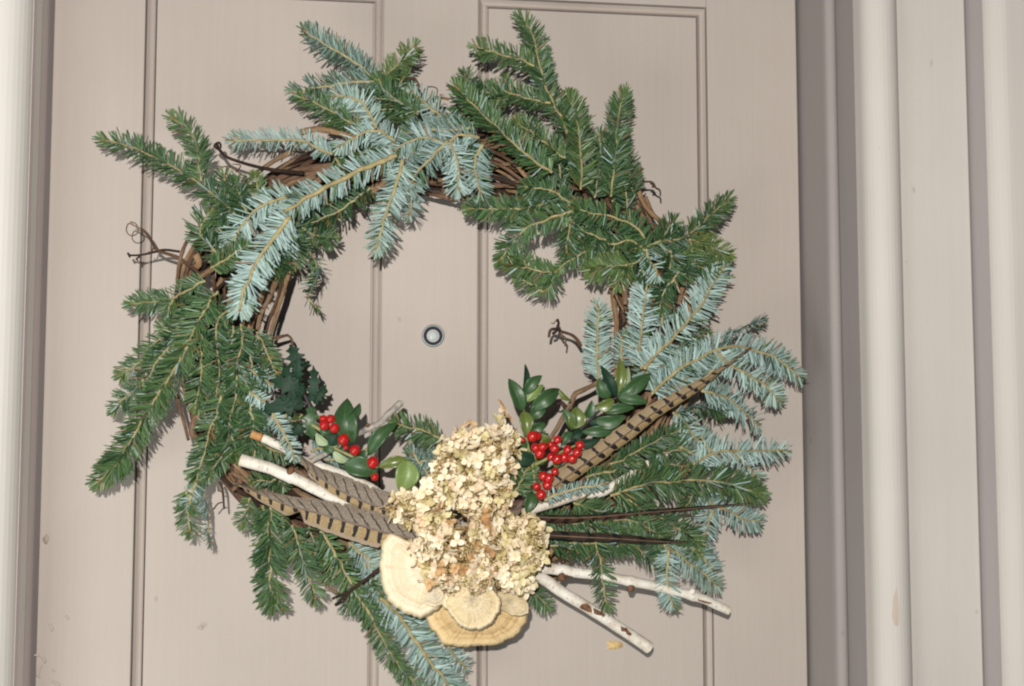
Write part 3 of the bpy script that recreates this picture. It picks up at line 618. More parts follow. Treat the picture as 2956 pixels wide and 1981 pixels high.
  ('g','H:180,400 450,400 650,412 835,478',9.6,9,D(Lp=52,bias=-.05)), ('g','H:700,360 930,382 1050,440 1155,498',9.4,8.4,D(Lp=54)), ('g','H:1000,335 1150,370 1260,440 1395,528',9,7.6,D(Lp=56,young=.08)),
  ('g','H:480,540 750,545 920,562 1050,640 1165,705',9,7.8,D(Lp=54)), ('b','H:1150,555 1200,580 1300,650 1420,740 1535,845',9,7,D(Lp=54,bias=.08)), ('b','H:1195,590 1185,720 1190,850 1222,998',9.8,8.6,D(Lp=44,bias=.08)),
  ('g','H:672,525 700,680 730,850 749,975',10,8.8,D(Lp=48,dens=1500,bias=.1)), ('g','H:330,560 470,575 640,600',8.6,8,D(bias=-.15)), ('b','H:1360,570 1440,640 1505,730',7.8,7,D(bias=-.1)), ('g','H:340,440 600,500 900,545',8.8,8.4,D(bias=-.2)), ('g','H:1050,480 1200,560 1390,600',8.4,7.6,D(bias=-.15)) ]),
 ('hand-shaped green fir bough with one very long finger crossing the door moulding', [
  ('g','L:715,335 620,390 520,440 410,460 280,476',9.4,6.5,D(Lp=48)), ('g','L:522,440 500,500 538,595',9,8,D(Lp=44,young=.1)), ('g','L:745,450 680,580 598,722',10.4,10.2,D(Lp=54,bias=.08)), ('g','L:565,645 430,820 362,950',9.8,7.6,D(Lp=48)),
  ('g','L:450,680 340,800 220,905',9,6.8,D(Lp=48)), ('g','L:350,935 270,1010 175,1105',8,6.4,D(Lp=46)), ('g','L:612,730 500,920 400,1080 280,1270 180,1440 75,1545',10.4,6.4,D(Lp=58,thick=1.3,dens=2700)), ('g','L:702,672 690,850 674,1080',10.4,8.4,D(Lp=50,young=.1)),
  ('g','L:875,485 800,570 780,700 800,850 790,1020',10,8.6,D(Lp=48,bias=-.05)), ('g','L:640,600 560,620 470,640',8.6,7.8,D(bias=-.05)), ('g','L:700,420 640,520 600,600',9,9,D(bias=.05)), ('g','L:800,400 720,470 640,560',9.4,9.2) ]),
 ('dark green fir bough hanging straight down with drooping blue-tinged ends near the cut birch end', [
  ('g','L:930,595 940,730 910,880 900,1000 870,1180 840,1330 745,1515',10,8,D(bias=-.1,dens=2600)), ('g','L:812,1030 790,1130 740,1260 700,1400 665,1535',9.4,7.6,D(Lp=52)), ('g','P:905,520 915,680 932,885',7.6,6.6,D(Lp=46,young=.1)),
  ('m','P:1220,270 1120,400 1070,520 1090,700 1100,850 1135,995',8,6.2,D(roll=90,Lp=38,dens=1900,bias=.05)), ('g','L:1030,645 1080,750 1143,895',9.2,8.2,D(bias=-.05,Lp=40)), ('b','L:990,872 1105,948',9,8.6,D(Lp=34,dens=1500)), ('b','L:985,1005 1098,1090',9.4,9.2,D(Lp=30,bias=.3)),
  ('g','L:885,600 870,720 840,860',9,8.4,D(bias=-.3)), ('g','L:960,690 1000,850 1020,1000',9,8.4,D(bias=-.3)), ('g','L:950,900 985,1050 995,1210',9,8.4,D(bias=-.2)), ('g','L:860,1130 870,1250 900,1380',8.8,8.4,D(bias=-.2)), ('g','L:850,900 800,1000 720,1090',8,7.4,D(bias=-.2)), ('b','P:1000,440 950,560 960,680',8.2,7.4,D(Lp=36,dens=1500)), ('g','L:980,1120 1010,1220 960,1330',9,8.8,D(bias=-.2)) ]),
 ('short fir sprig behind the birch stick with the peeled brown end', [
  ('b','L:1120,1140 1200,1270 1250,1395',12.3,12.2,D(Lp=32,bias=.1)), ('g','L:1020,1230 1012,1410',9,8.6,D(Lp=42)), ('g','L:960,1170 985,1320 1010,1400',8.8,8.4,D(bias=-.15)), ('g','N:40,1040 190,1080 330,1140',9.4,9,D(Lp=44,bias=-.05)), ('b','N:560,1110 650,1080 780,1110',9.2,8.8,D(Lp=34)),
  ('g','N:330,1270 260,1330 300,1400',9,8.8,D(Lp=38,bias=-.1)), ('g','F:480,690 420,700 330,690',9,8.8,D(Lp=36,bias=-.1)), ('m','N:480,780 420,830 300,850',9,8.8,D(roll=60,Lp=40,young=.2)), ('b','N:380,760 230,830 110,850',8.8,8.6,D(Lp=36,bias=-.1)), ('b','N:700,1180 850,1180 1000,1200',8.8,8.6,D(Lp=34,bias=-.2)) ]),
 ('green fir fingers hanging below the lower barred feather', [
  ('g','F:445,870 430,1050 430,1250 442,1545',9.6,7,D(Lp=62,dens=2900,thick=1.25)), ('g','F:585,1000 640,1170 690,1330 748,1505',9.4,7.4,D(Lp=50)), ('g','F:300,815 270,900 243,990',8.6,7.2,D(Lp=38,young=.1)), ('g','F:385,870 400,960 420,1060',8.4,8,D(Lp=44,bias=-.1)),
  ('g','F:520,940 530,1080 560,1200',8.4,8,D(bias=-.25)), ('g','F:700,1010 740,1110 800,1200',8.4,8,D(bias=-.2)), ('g','F:455,1450 490,1540 510,1590',7.4,6.8,D(Lp=36,young=.1)) ]),
 ('longest hanging fir bough, green side out with knobbly tan stem, below the cream fungus', [
  ('g','Q:735,100 850,280 940,450 1035,620',9.6,9.2,D(Lp=50,thick=1.4)), ('g','Q:1035,620 1120,760 1200,900 1280,1060 1400,1260 1460,1350',9.2,7.4,D(Lp=48,thick=1.3)), ('g','Q:1450,1340 1520,1440 1645,1570',7.4,6.8,D(Lp=46)), ('g','Q:860,300 840,400 830,520',8.6,8.2,D(bias=-.15)), ('g','Q:1050,640 1000,720 1000,810',8.6,8,D(bias=-.1)), ('g','Q:1150,560 1260,740 1330,860',8.4,8,D(bias=-.15)) ]),
 ('hanging fir bough with silvery blue underside and smooth yellow stem beside the fungus rim', [
  ('b','Q:1300,740 1430,860 1540,1010 1700,1250 1850,1430 2000,1640',8.6,6.8,D(Lp=66,thick=1.4,dens=2700,bias=.0)), ('b','Q:1000,225 1130,320 1275,465',9,8.6,D(Lp=60,bias=.1,dens=2800)), ('b','Q:1925,1180 2000,1290 2078,1380',7.2,6.4,D(Lp=40)), ('b','Q:1180,600 1260,700 1340,810',8,8,D(Lp=50,bias=-.1)), ('b','Q:1150,380 1240,560 1300,700',8.6,8.4,D(Lp=52,bias=0.)), ('b','Q:1230,240 1290,330 1330,440',8.6,8.4,D(Lp=50,bias=-.1)) ]),
 ('small dark green fir sprig poking out behind the dried flower head towards the peephole', [
  ('g','G:505,148 380,100 222,52',9.6,8,D(Lp=56,bias=-.05)), ('b','G:450,440 380,330 320,250',9,8.6,D(Lp=46,bias=-.3)), ('g','F:1480,720 1440,600 1400,500',8.8,8,D(Lp=34,bias=-.2)), ('b','G:470,300 400,290 330,320',9,8.6,D(Lp=46,bias=-.35)) ]),
 ('small green fir tuft between the dried flower head and the lower berry cluster', [
  ('g','G:955,530 1010,430 1066,340',11.6,11,D(Lp=52,young=.1)), ('g','G:1000,320 1060,300 1110,300',10.6,10.4,D(Lp=44,bias=-.2)), ('g','G:980,470 1050,460 1100,440',11,10.8,D(Lp=42,bias=-.1)) ]),
 ('tiny green fir tip under the dried flowers beside the bare birch stick', [
  ('g','H:150,820 240,910 315,982',8.8,7.6,D(Lp=44)), ]),
]
for label, tw in BOUGHS:
    p0 = world_path(tw[0][1], tw[0][2], tw[0][2])[0]
    b_ = thing('fir_bough', label, 'fir bough', p0, 'fir boughs wired to the vine ring')
    for t_ in tw:
        twig(b_, *t_[:4], **(t_[4] if len(t_) > 4 else {}))

# ------------------------------------------------------------------ birch sticks
def stick(label, s, c0, c1_, d0, d1, knots=(), scars=(), mat=BIRCH, peel=None, name='birch_stick'):
    P = spline(world_path(s, c0, c1_), .004); m_ = len(P)
    P = P + np.stack([noise1(m_, 5, .0005) for _ in range(3)], 1)
    root = thing(name, label, 'birch stick', P[0], 'birch sticks')
    r = np.linspace(d0, d1, m_)*.5*PXM*1.08*(1+noise1(m_, 8, .025))
    S = np.linspace(0, 1, m_)
    for k in knots: r = r*(1+.22*np.exp(-((S-k[0])/.018)**2))
    i0 = 0
    if peel: i0 = int(peel*m_); v, f, uv = tube(P[:i0+1], r[:i0+1]*.93, 14); mesh('peeled_end', v, f, PEEL, root, uv=uv)
    v, f, uv = tube(P[i0:], r[i0:], 16, cap=False); bark = mesh('bark', v, f, mat, root, uv=uv)
    T = norm(np.gradient(P, axis=0))
    for e, sg in ((0, -1), (m_-1, 1)):
        if e == 0 and peel: continue
        c = P[e] + T[e]*sg*.0003; u_ = norm(np.cross(T[e], [0, 0, 1])); w_ = np.cross(T[e], u_)
        V = [c + T[e]*sg*.0012] + [c + r[e]*q*(math.cos(a)*u_ + math.sin(a)*w_) + (T[e]*sg*.0008 if q < .9 else 0) for q in (.6, .97) for a in np.linspace(0, 6.2832, 14, endpoint=False)]
        Fs = [(0, 1+k, 1+(k+1) % 14) for k in range(14)] + [(1+k, 15+k, 15+(k+1) % 14, 1+(k+1) % 14) for k in range(14)]
        mesh('cut_end', V, Fs, CUT, root)
    for k in knots:
        j = int(k[0]*(m_-1)); dirv = norm(np.array([k[1], -k[3] if len(k) > 3 else -.5, k[2]])); dirv = norm(dirv - T[j]*np.dot(dirv, T[j]))
        K = np.array([P[j]+dirv*r[j]*.6, P[j]+dirv*r[j]*1.25, P[j]+dirv*r[j]*1.7])
        v, f, uv = tube(K, np.array([.75, .6, .34])*r[j], 9); mesh('knot', v, f, SCAR if len(k) < 5 else mat, root, uv=uv)
    for q, a, ln, wd in scars:            # dark torn patches lying on the bark
        j0 = int(q*(m_-1)); n_ = max(4, int(ln/.004)); V = []; W = 6
        for i in range(n_+1):
            j = min(m_-1, j0+i); u_ = norm(np.array([0, -1, 0.]) - T[j]*(-T[j][1])); w_ = np.cross(T[j], u_)
            ww = wd*(.35+.65*math.sin(math.pi*min(1, max(0, i/n_))))*rng.uniform(.75, 1.1); sh = rng.normal(0, .12)
            for h in range(W+1):
                an = a + sh + ww*(h/W-.5); V.append(P[j] + (r[j]+.0005)*(math.cos(an)*u_ + math.sin(an)*w_) + T[j]*rng.normal(0, .0006))
        mesh('bark_scar', V, [(i*(W+1)+h, i*(W+1)+h+1, (i+1)*(W+1)+h+1, (i+1)*(W+1)+h) for i in range(n_) for h in range(W)], SCAR, root)
    return root
stick('thick white birch stick with blunt cut end lying between the two broad barred feathers', 'F:222,548 400,600 560,665 720,735 880,820 1060,890 1260,960', 11.2, 10.4, 29, 23, [(.33, .3, 1, .5)], [])
stick('white birch stick with peeled brown end, under the upper broad barred feather', 'F:300,368 400,410 500,455 640,540 850,618 1050,700 1250,820', 9.8, 8.8, 21, 22, [], [], peel=.10)
stick('crooked knotty white birch stick with a cut tan end', 'H:170,715 300,722 480,745 700,772 900,815 1100,855 1280,895 1430,935 1530,985 1625,1025', 9.5, 8.2, 27, 22, [(.19, -.2, -1, .6), (.50, 0, -1, .3), (.80, .2, 1, .8, 1)], [(.17, .9, .012, 1.0), (.83, .3, .02, .5)])
stick('smooth white birch stick with torn dark bark patches slanting across the bare panel', 'H:200,755 290,800 420,885 620,1010 850,1155 1055,1295', 9.6, 8.0, 28, 29, [], [(.44, .1, .012, 1.5), (.52, -.3, .016, 1.1), (.755, -.2, .010, .9)])
stick('white birch stick with a knot under the lower berry cluster, passing beneath the fir needles', 'H:150,330 250,290 430,235 540,195 700,180 830,110 935,45 1030,-20 1180,-90', 11.6, 7.4, 23, 21, [(.33, .1, 1, .9, 1)], [])
stick('thin grey birch twig with snapped forked end among the red berries', 'N:560,1195 660,1140 760,1090 880,1000 1030,925 1180,840 1290,740 1380,672', 10.2, 8.6, 13, 17, [(.62, -.6, .6, .4)], [], mat=BIRCHG, name='birch_twig')

# ------------------------------------------------------------------ feathers
def featherobj(label, s, c0, c1_, up, lo, mu, ml, shaft=SHAFT, sr=.0011, tilt=(.0, .0), notch=()):
    P = spline(world_path(s, c0, c1_), .0025); m_ = len(P); S = np.linspace(0, 1, m_)
    root = thing('feather', label, 'feather', P[0], 'pheasant feathers')
    T = norm(np.gradient(P, axis=0)); L = np.concatenate([[0], np.cumsum(np.linalg.norm(np.diff(P, axis=0), axis=1))])
    sd = np.cross(T, np.array([0, -1., 0])); sd = norm(sd); sd = sd*np.where(sd[:, 2:3] < 0, -1, 1)
    for wpx, sg, mt, tl in ((up, 1, mu, tilt[0]), (lo, -1, ml, tilt[1])):
        wd = np.interp(S, np.linspace(0, 1, len(wpx)), wpx)*PXM*.92; W = 8
        wd = wd*(1+noise1(m_, 14, .03))*(1+rng.normal(0, .014, m_))
        for k in range(5):
            q = rng.uniform(.15, .95); wd = wd*(1-rng.uniform(.1, .35)*np.clip(1-np.abs(S-q)/.006, 0, 1))
        for (q, half, dp, which) in notch:
            if which == sg: wd = wd*(1-dp*np.clip(1-np.abs(S-q)/half, 0, 1))
        rip = noise1(m_, 6, .0006)
        V = []; UV = []
        for h in range(W+1):
            q = h/W
            V.append(P + sg*sd*(wd*q)[:, None] + T*(wd*q*.25)[:, None] + np.array([0, 1., 0])*((wd*q*tl + .0038*q*q + rip*q)[:, None])); UV.append(np.stack([L, np.full(m_, q)], 1))
        V = np.vstack(V); UV = np.vstack(UV)
        Fs = [(h*m_+i, h*m_+i+1, (h+1)*m_+i+1, (h+1)*m_+i) for h in range(W) for i in range(m_-1)]
        mesh('vane', V, Fs, mt, root, uv=UV)
    v, f, uv = tube(P + np.array([0, -.0004, 0]), np.linspace(sr, sr*.35, m_), 7); mesh('quill', v, f, shaft, root, uv=uv)
    return root
featherobj('long tan feather with black bars slanting from the red berries out past the blue fir', 'M:440,1440 600,1325 850,1135 1300,815 E:620,912 900,745 1060,630 1195,522', 12.0, 10.2,
           [27, 30, 31, 30, 28, 26, 23, 19, 12, 5, 1], [20, 22, 23, 23, 22, 21, 19, 16, 9, 3, 1], FT_LNG, FT_LN2, tilt=(.12, .12), notch=[(.62, .012, .35, 1), (.78, .02, .5, 1), (.33, .01, .3, 1)])
featherobj('broad upper barred feather ending at the pale dried flowers, above the thick birch stick', 'F:1400,980 1230,895 1060,832 900,752 760,660 690,590 610,500', 11.7, 11.3,
           [44, 48, 48, 46, 42, 34, 22, 12, 2], [26, 30, 31, 30, 26, 22, 14, 8, 1], FT_GRY, FT_TAN, tilt=(.1, .15), notch=[(.78, .03, .5, -1)])
featherobj('broad lower barred feather with a split vane, below the thick birch stick', 'F:1480,1110 1290,1072 1100,1020 900,962 700,905 560,868 330,775 160,700', 12.3, 11.6,
           [40, 46, 47, 46, 43, 38, 31, 24, 15, 5, 1], [40, 46, 48, 47, 45, 40, 33, 27, 21, 10, 1], FT_GRY, FT_TAN, tilt=(.12, .1), notch=[(.62, .05, .75, -1), (.86, .02, .5, 1), (.93, .02, .6, -1)])
featherobj('thin reddish brown barred feather seen edge-on, crossing the green fir', 'H:150,352 450,362 700,352 1000,325 1300,300 1800,256', 12.2, 8.8, [6, 7, 7, 7, 6, 5, 3, 1], [15, 17, 17, 15, 12, 8, 5, 1], FT_DRK, FT_BRN, sr=.0009, tilt=(.8, .9))
featherobj('thin blackish brown feather seen edge-on, above the drooping fir twig', 'H:240,482 600,500 850,512 1100,530 1330,536', 12, 9.6, [11, 12, 13, 12, 10, 7, 2], [10, 12, 14, 14, 11, 8, 2], FT_DRK, FT_DRK, sr=.001, tilt=(.5, .6))
featherobj('small plain grey brown feather stub between dried flowers and berries', 'G:900,690 960,620 1010,570 1060,530', 12.4, 12.0, [18, 20, 18, 9, 2], [20, 23, 20, 10, 2], FT_BRN, FT_GRY, sr=.0008)

# ------------------------------------------------------------------ holly
def leaf(root, base, tip, wpx, cm0, cm1, kind, spiny=False, bow=.12, fold=.35, twist=0.):
    A, B_ = np.array(base), np.array(tip); P0, P1 = px(*A, cm0), px(*B_, cm1); d = P1-P0; Ln = np.linalg.norm(d); t = d/Ln
    v = np.array([0, -1., 0]); n_ = norm(v - t*np.dot(t, v)); s_ = np.cross(t, n_)
    twist = twist + rng.normal(0, .2)
    ca, sa = math.cos(twist), math.sin(twist); n_, s_ = n_*ca + s_*sa, s_*ca - n_*sa
    I, J = (26, 8) if spiny else (14, 8); V = []; UV = []; w_ = wpx*PXM*(.46 if spiny else .43); side = rng.uniform(-.12, .12)
    for i in range(I+1):
        q = i/I
        prof = math.sin(math.pi*min(1, q**.85))**.75 if q < 1 else 0.
        prof = max(prof, .05)*(1 if q < .97 else .4)
        if spiny:
            x = (q*4.2+.15) % 1.0; prof = prof*(.46+.74*(1-abs(2*x-1))**2.0)
        c = P0 + d*q + n_*(bow*Ln*math.sin(math.pi*q)) + s_*(side*Ln*math.sin(math.pi*q)) - n_*(bow*.8*Ln*q*q)
        for j in range(J+1):
            e = 2*j/J-1
            V.append(c + s_*(e*prof*w_) + n_*(fold*abs(e)**1.5*prof*w_*(1 if not spiny else .35+.25*math.sin(7*q+j)))); UV.append((q, j/J))
    Fs = [(i*(J+1)+j, i*(J+1)+j+1, (i+1)*(J+1)+j+1, (i+1)*(J+1)+j) for i in range(I) for j in range(J)]
    o = mesh('leaf', V, Fs, LEAF[kind], root, uv=UV)
    sol = o.modifiers.new('thickness', 'SOLIDIFY'); sol.thickness = .0005
    return o
def berry(root, x, y, rpx, cm):
    c = px(x, y, cm); r = rpx*PXM*.94*rng.uniform(.90, 1.06)
    o = mesh('berry', *ball(c, r, 18, 12, (1, 1, rng.uniform(.95, 1.04))), BERRY, root)
    a = rng.uniform(0, 6.28); tip_ = c + np.array([math.cos(a)*.45, -.88, math.sin(a)*.45])*r*.99
    mesh('berry_tip', *ball(tip_, r*.13, 6, 4), BERRYD, o)
def holly(label, tile, stems, leaves, berries, cm, mat):
    t0 = TILES[tile]; f = lambda p: (t0[0]+p[0]/t0[2], t0[1]+p[1]/t0[2])
    b = f(stems[0][0]); root = thing('holly_sprig', label, 'holly sprig', px(*b, cm), 'holly sprigs')
    for st in stems:
        P = spline(np.array([px(*f(p), cm-.3) for p in st]), .004); v, fc, uv = tube(P, np.linspace(.0022, .0013, len(P)), 7); mesh('stem', v, fc, mat, root, uv=uv)
    for lf in leaves:
        a, b_, w_, k = lf[:4]; o = lf[4] if len(lf) > 4 else {}
        dc = o.pop('dc', rng.uniform(-.5, .5))
        leaf(root, f(a), f(b_), w_/t0[2], cm+dc*.4, cm+dc+rng.uniform(-.4, .5), k, **o)
    for x, y, r in berries: berry(root, *f((x, y)), r/t0[2], cm + 1.1 + rng.uniform(-.25, .25))
    return root
holly('dark spiny holly sprig overlapping the inner edge of the bare vines', 'N', [[(590, 800), (530, 660), (460, 520), (420, 330)], [(540, 680), (380, 640), (250, 600)]],
      [((430, 410), (368, 135), 190, 'dark', D(spiny=True)), ((460, 345), (548, 285), 75, 'dark', D(spiny=True)), ((550, 660), (575, 325), 135, 'dark', D(spiny=True)), ((585, 680), (700, 505), 125, 'dark', D(spiny=True, twist=.4)),
       ((500, 590), (190, 460), 220, 'dark', D(spiny=True)), ((500, 680), (80, 740), 190, 'dark', D(spiny=True)), ((560, 700), (568, 1010), 185, 'mid', D(spiny=True, dc=.8, twist=.2)), ((520, 880), (320, 970), 150, 'dark', D(spiny=True)),
       ((480, 540), (300, 330), 170, 'dark', D(spiny=True)), ((480, 640), (260, 620), 160, 'dark', D(spiny=True, twist=-.3)), ((450, 480), (430, 260), 130, 'dark', D(spiny=True)), ((420, 660), (340, 790), 120, 'dark', D(spiny=True))], [], 9.6, STEMP)
holly('smooth-leaved green holly sprig with a row of single red berries above the barred feathers', 'N', [[(560, 860), (700, 960), (750, 1060), (900, 1140), (1130, 1230), (1300, 1200), (1440, 1190)], [(760, 1080), (860, 960), (900, 780)], [(960, 1150), (1080, 1080), (1200, 960)]],
      [((930, 1040), (885, 620), 220, 'mid', D(bow=.2)), ((900, 800), (1010, 680), 110, 'mid', D(twist=.5)), ((1075, 1145), (1340, 845), 135, 'mid', D(bow=.2)), ((850, 1230), (1165, 1310), 190, 'mid', D(dc=.6)), ((715, 1045), (595, 945), 95, 'pale'),
       ((755, 1105), (915, 1205), 80, 'pale'), ((1430, 1185), (1365, 1480), 225, 'light', D(dc=.9, bow=.1)), ((1440, 1190), (1165, 1255), 110, 'olive', D(dc=.7)), ((720, 1050), (800, 930), 120, 'dark'), ((760, 1120), (660, 1060), 80, 'mid'), ((1050, 1100), (990, 1180), 100, 'mid'), ((640, 900), (740, 960), 90, 'mid')],
      [(678, 870, 44), (770, 897, 43), (735, 815, 38), (668, 812, 35), (853, 1000, 48), (873, 1072, 22), (955, 1097, 45), (1117, 1208, 50), (1135, 1340, 36)], 10.9, STEMG)
holly('upright glossy holly sprig with smooth leaves and two dense red berry clusters', 'M', [[(430, 1400), (400, 1100), (340, 850), (310, 560), (330, 400), (350, 260)], [(400, 1080), (480, 900), (520, 760)], [(420, 1100), (620, 1000), (840, 900)]],
      [((300, 570), (178, 245), 165, 'mid', D(dc=.5)), ((312, 400), (343, 105), 80, 'dark', D(twist=.5)), ((325, 405), (497, 220), 120, 'mid'), ((340, 480), (505, 300), 105, 'light', D(twist=-.6)), ((375, 560), (690, 355), 165, 'mid', D(bow=.25)), ((660, 360), (775, 480), 70, 'olive', D(twist=.7)),
       ((380, 640), (540, 520), 140, 'mid'), ((310, 570), (335, 815), 140, 'olive', D(dc=.8)), ((375, 770), (530, 690), 120, 'mid'), ((330, 960), (205, 790), 120, 'mid'), ((420, 1060), (225, 970), 160, 'dark'), ((430, 1385), (345, 1575), 130, 'mid', D(dc=1.2)), ((450, 780), (540, 850), 90, 'mid'), ((560, 880), (500, 800), 90, 'olive'),
       ((420, 1000), (540, 960), 110, 'mid'), ((600, 1080), (680, 1100), 70, 'olive')],
      [(398, 818, 50), (442, 812, 45), (470, 985, 50), (500, 920, 45), (430, 930, 44), (645, 850, 42), (615, 935, 50), (640, 1040, 50), (580, 1020, 40), (710, 1025, 48), (745, 950, 45), (838, 975, 50), (865, 905, 42), (790, 1035, 45),
       (505, 1210, 50), (560, 1228, 48), (620, 1165, 38), (545, 1295, 50), (440, 1310, 42), (485, 1390, 50), (305, 855, 24), (578, 895, 30)], 11.6, STEMG)
holly('bushy holly sprig without berries lying along the longest barred feather', 'M', [[(780, 870), (880, 740), (1000, 620), (1110, 520), (1230, 430), (1260, 380)]],
      [((1225, 430), (1085, 115), 110, 'dark', D(bow=.2)), ((1215, 420), (1262, 45), 120, 'olive'), ((1240, 435), (1580, 205), 160, 'mid'), ((1200, 455), (1005, 535), 130, 'olive', D(dc=.6)), ((1160, 440), (1050, 250), 135, 'mid'), ((1240, 445), (1540, 485), 115, 'mid'),
       ((1095, 580), (1410, 535), 110, 'mid'), ((1010, 660), (1320, 620), 150, 'mid', D(dc=.7)), ((1185, 765), (885, 775), 120, 'mid', D(dc=.6)), ((805, 745), (835, 525), 195, 'olive', D(dc=.8)), ((805, 760), (695, 555), 120, 'mid'), ((915, 640), (990, 470), 110, 'mid'), ((785, 770), (685, 915), 95, 'mid'), ((800, 870), (1060, 850), 100, 'dark'),
       ((1240, 420), (1360, 130), 90, 'pale', D(twist=.4)), ((1230, 420), (1180, 220), 100, 'dark'), ((1250, 420), (1420, 280), 120, 'mid'), ((900, 760), (760, 840), 90, 'dark'), ((960, 690), (1100, 690), 90, 'dark')], [], 11.0, STEMP)

# ------------------------------------------------------------------ bracket fungi
def shelf(label, s, centre, cm, dome, thick, mat, ridges=0., wr=.0, rim=.0):
    O = pp(s); c = pp(centre)[0]; NA, NR = 96, 26
    an = np.array([math.atan2(p[1]-c[1], p[0]-c[0]) for p in O]); rr = np.array([math.hypot(p[0]-c[0], p[1]-c[1]) for p in O])
    o_ = np.argsort(an); an, rr = an[o_], rr[o_]; A = np.linspace(-math.pi/2, 1.5*math.pi, NA, endpoint=False)
    Rr = np.interp(A, np.concatenate([an-2*math.pi, an, an+2*math.pi]), np.tile(rr, 3))
    k = np.array([.25, .5, .25]); Rr = np.convolve(np.concatenate([Rr[-1:], Rr, Rr[:1]]), k, 'valid')
    Rr = Rr*(1 + .014*np.sin(A*7+rng.uniform(0, 6)) + .012*np.sin(A*15+rng.uniform(0, 6)) + .008*np.sin(A*29+rng.uniform(0, 6)) + rng.normal(0, .011, NA))
    ph = rng.uniform(0, 6.28, 6); wrk = sum(np.sin(A*f_ + p_) for f_, p_ in zip((11, 17, 23, 31, 41, 7), ph))/6
    V = []; UV = []
    root_c = px(c[0], c[1], cm-thick*60)
    def P_(q, a, extra):
        x, y = c[0]+math.cos(A[a])*Rr[a]*q, c[1]+math.sin(A[a])*Rr[a]*q
        return px(x, y, cm + extra)
    for i in range(NR+1):
        q = i/NR
        for a in range(NA):
            h = dome*(1-q**2.2) + ridges*(math.exp(-((q-.62+.02*math.sin(3*A[a]))/.05)**2)+.7*math.exp(-((q-.78+.015*math.sin(4*A[a]+1))/.03)**2)-.6*math.exp(-((q-.46)/.07)**2)+.4*math.sin(q*9+1)) + (wr*wrk[a]+.10*math.sin(A[a]*5+ph[0])*q)*q + rim*math.exp(-((q-.9)/.055)**2)
            h -= .45*max(0, (q-.93)/.07)**2
            V.append(P_(max(q, .004), a, h)); UV.append((A[a]/6.2832+.25, q))
    for q, dd in ((.985, .45), (.93, .8), (.5, 1.), (.02, 1.)):
        for a in range(NA):
            V.append(P_(q, a, (wr*wrk[a]*q) - .45 - thick*100*dd + .45*dd)); UV.append((A[a]/6.2832+.25, q))
    Fs = [(i*NA+a, i*NA+(a+1) % NA, (i+1)*NA+(a+1) % NA, (i+1)*NA+a) for i in range(NR+4) for a in range(NA)]
    o = mesh('bracket_fungus', V, Fs, mat, None, uv=UV)
    base = np.array(V[0]); me = o.data
    for v in me.vertices: v.co = v.co - Vector(base)
    o.location = base; o['label'] = label; o['category'] = 'fungus'; o['group'] = 'bracket fungi'
    return o
shelf('wide ochre bracket fungus with radial wrinkles, hindmost and lowest of the fungi', 'R:690,1170 760,1290 850,1390 920,1435 1080,1455 1250,1420 1420,1430 1600,1345 1720,1235 1790,1090 1760,985 1650,890 1400,850 900,950 640,1110', 'R:1240,1010', 9.4, .9, .010, FUN3, .05, .12, .05)
shelf('large pale cream bracket fungus with concentric zones, touching the lower barred feather', 'R:240,225 290,215 370,245 440,300 640,330 860,520 900,760 840,1000 760,1060 640,1125 560,1130 480,1112 410,1060 330,1005 235,880 180,610 178,430 205,310', 'R:640,640', 12.3, .9, .011, FUN1, .10, .05, .18)
shelf('small smooth yellow bracket fungus lobe on the wrinkled ochre one', 'R:1450,1000 1550,1075 1650,1112 1720,1112 1780,1080 1785,1010 1730,925 1640,870 1480,850 1400,920', 'R:1570,950', 11.4, .5, .008, FUN2, .03, .03, .02)
shelf('little cream bracket fungus lobe tucked beside the rimmed ivory one', 'R:610,930 660,985 740,1018 830,1000 900,940 900,840 780,800 650,830', 'R:770,890', 13.2, .4, .007, FUN1, .02, .02, .05)
shelf('ivory bracket fungus with a thick rolled rim under the dried flowers', 'R:840,985 900,1050 960,1140 1040,1225 1190,1272 1340,1225 1440,1120 1482,1000 1460,890 1300,800 1000,800 880,880', 'R:1170,930', 13.0, .7, .010, FUN2, .04, .05, .32)

# ------------------------------------------------------------------ dried hydrangea heads
def floret_mesh(k, mat):
    V = []; Fs = []; UV = []; n = 0
    r_ = np.random.default_rng(100+k); np_ = 4 if k % 5 else 3
    for p in range(np_):
        a0 = 2*math.pi*p/np_ + r_.normal(0, .16); Lp = r_.uniform(.0070, .0094); Wp = r_.uniform(.0030, .0041); cup = r_.uniform(-.35, .65); tw = r_.normal(0, .22)
        I, J = 5, 4
        for i in range(I+1):
            q = i/I; wq = Wp*math.sin(math.pi*(.10+.84*q)**1.1)**.62 if q < 1 else Wp*.34
            for j in range(J+1):
                e = 2*j/J-1; x = Lp*(.06+q*(1-.10*e*e)); y = wq*e; z = cup*x*q + .28*wq*e*e*(1 if cup > 0 else -1) + tw*y*q + r_.normal(0, .00012)
                V.append((x*math.cos(a0)-y*math.sin(a0), x*math.sin(a0)+y*math.cos(a0), z+.0006*p)); UV.append((q, j/J))
        Fs += [(n+i*(J+1)+j, n+i*(J+1)+j+1, n+(i+1)*(J+1)+j+1, n+(i+1)*(J+1)+j) for i in range(I) for j in range(J)]; n = len(V)
    bv, bf = ball((0, 0, .001), .0013, 6, 4); V += [tuple(v) for v in bv]; UV += [(.1, .5)]*len(bv); Fs += [tuple(q+n for q in f) for f in bf]
    me = bpy.data.meshes.new('floret'); me.from_pydata([tuple(map(float, v)) for v in V], [], Fs); me.materials.append(mat)
    l = me.uv_layers.new(name='UVMap')
    for lp in me.loops: l.data[lp.index].uv = UV[lp.vertex_index]
    for p in me.polygons: p.use_smooth = True
    return me
FLO = [[floret_mesh(k+7*mi, PET[mi]) for k in range(6)] for mi in range(4)]
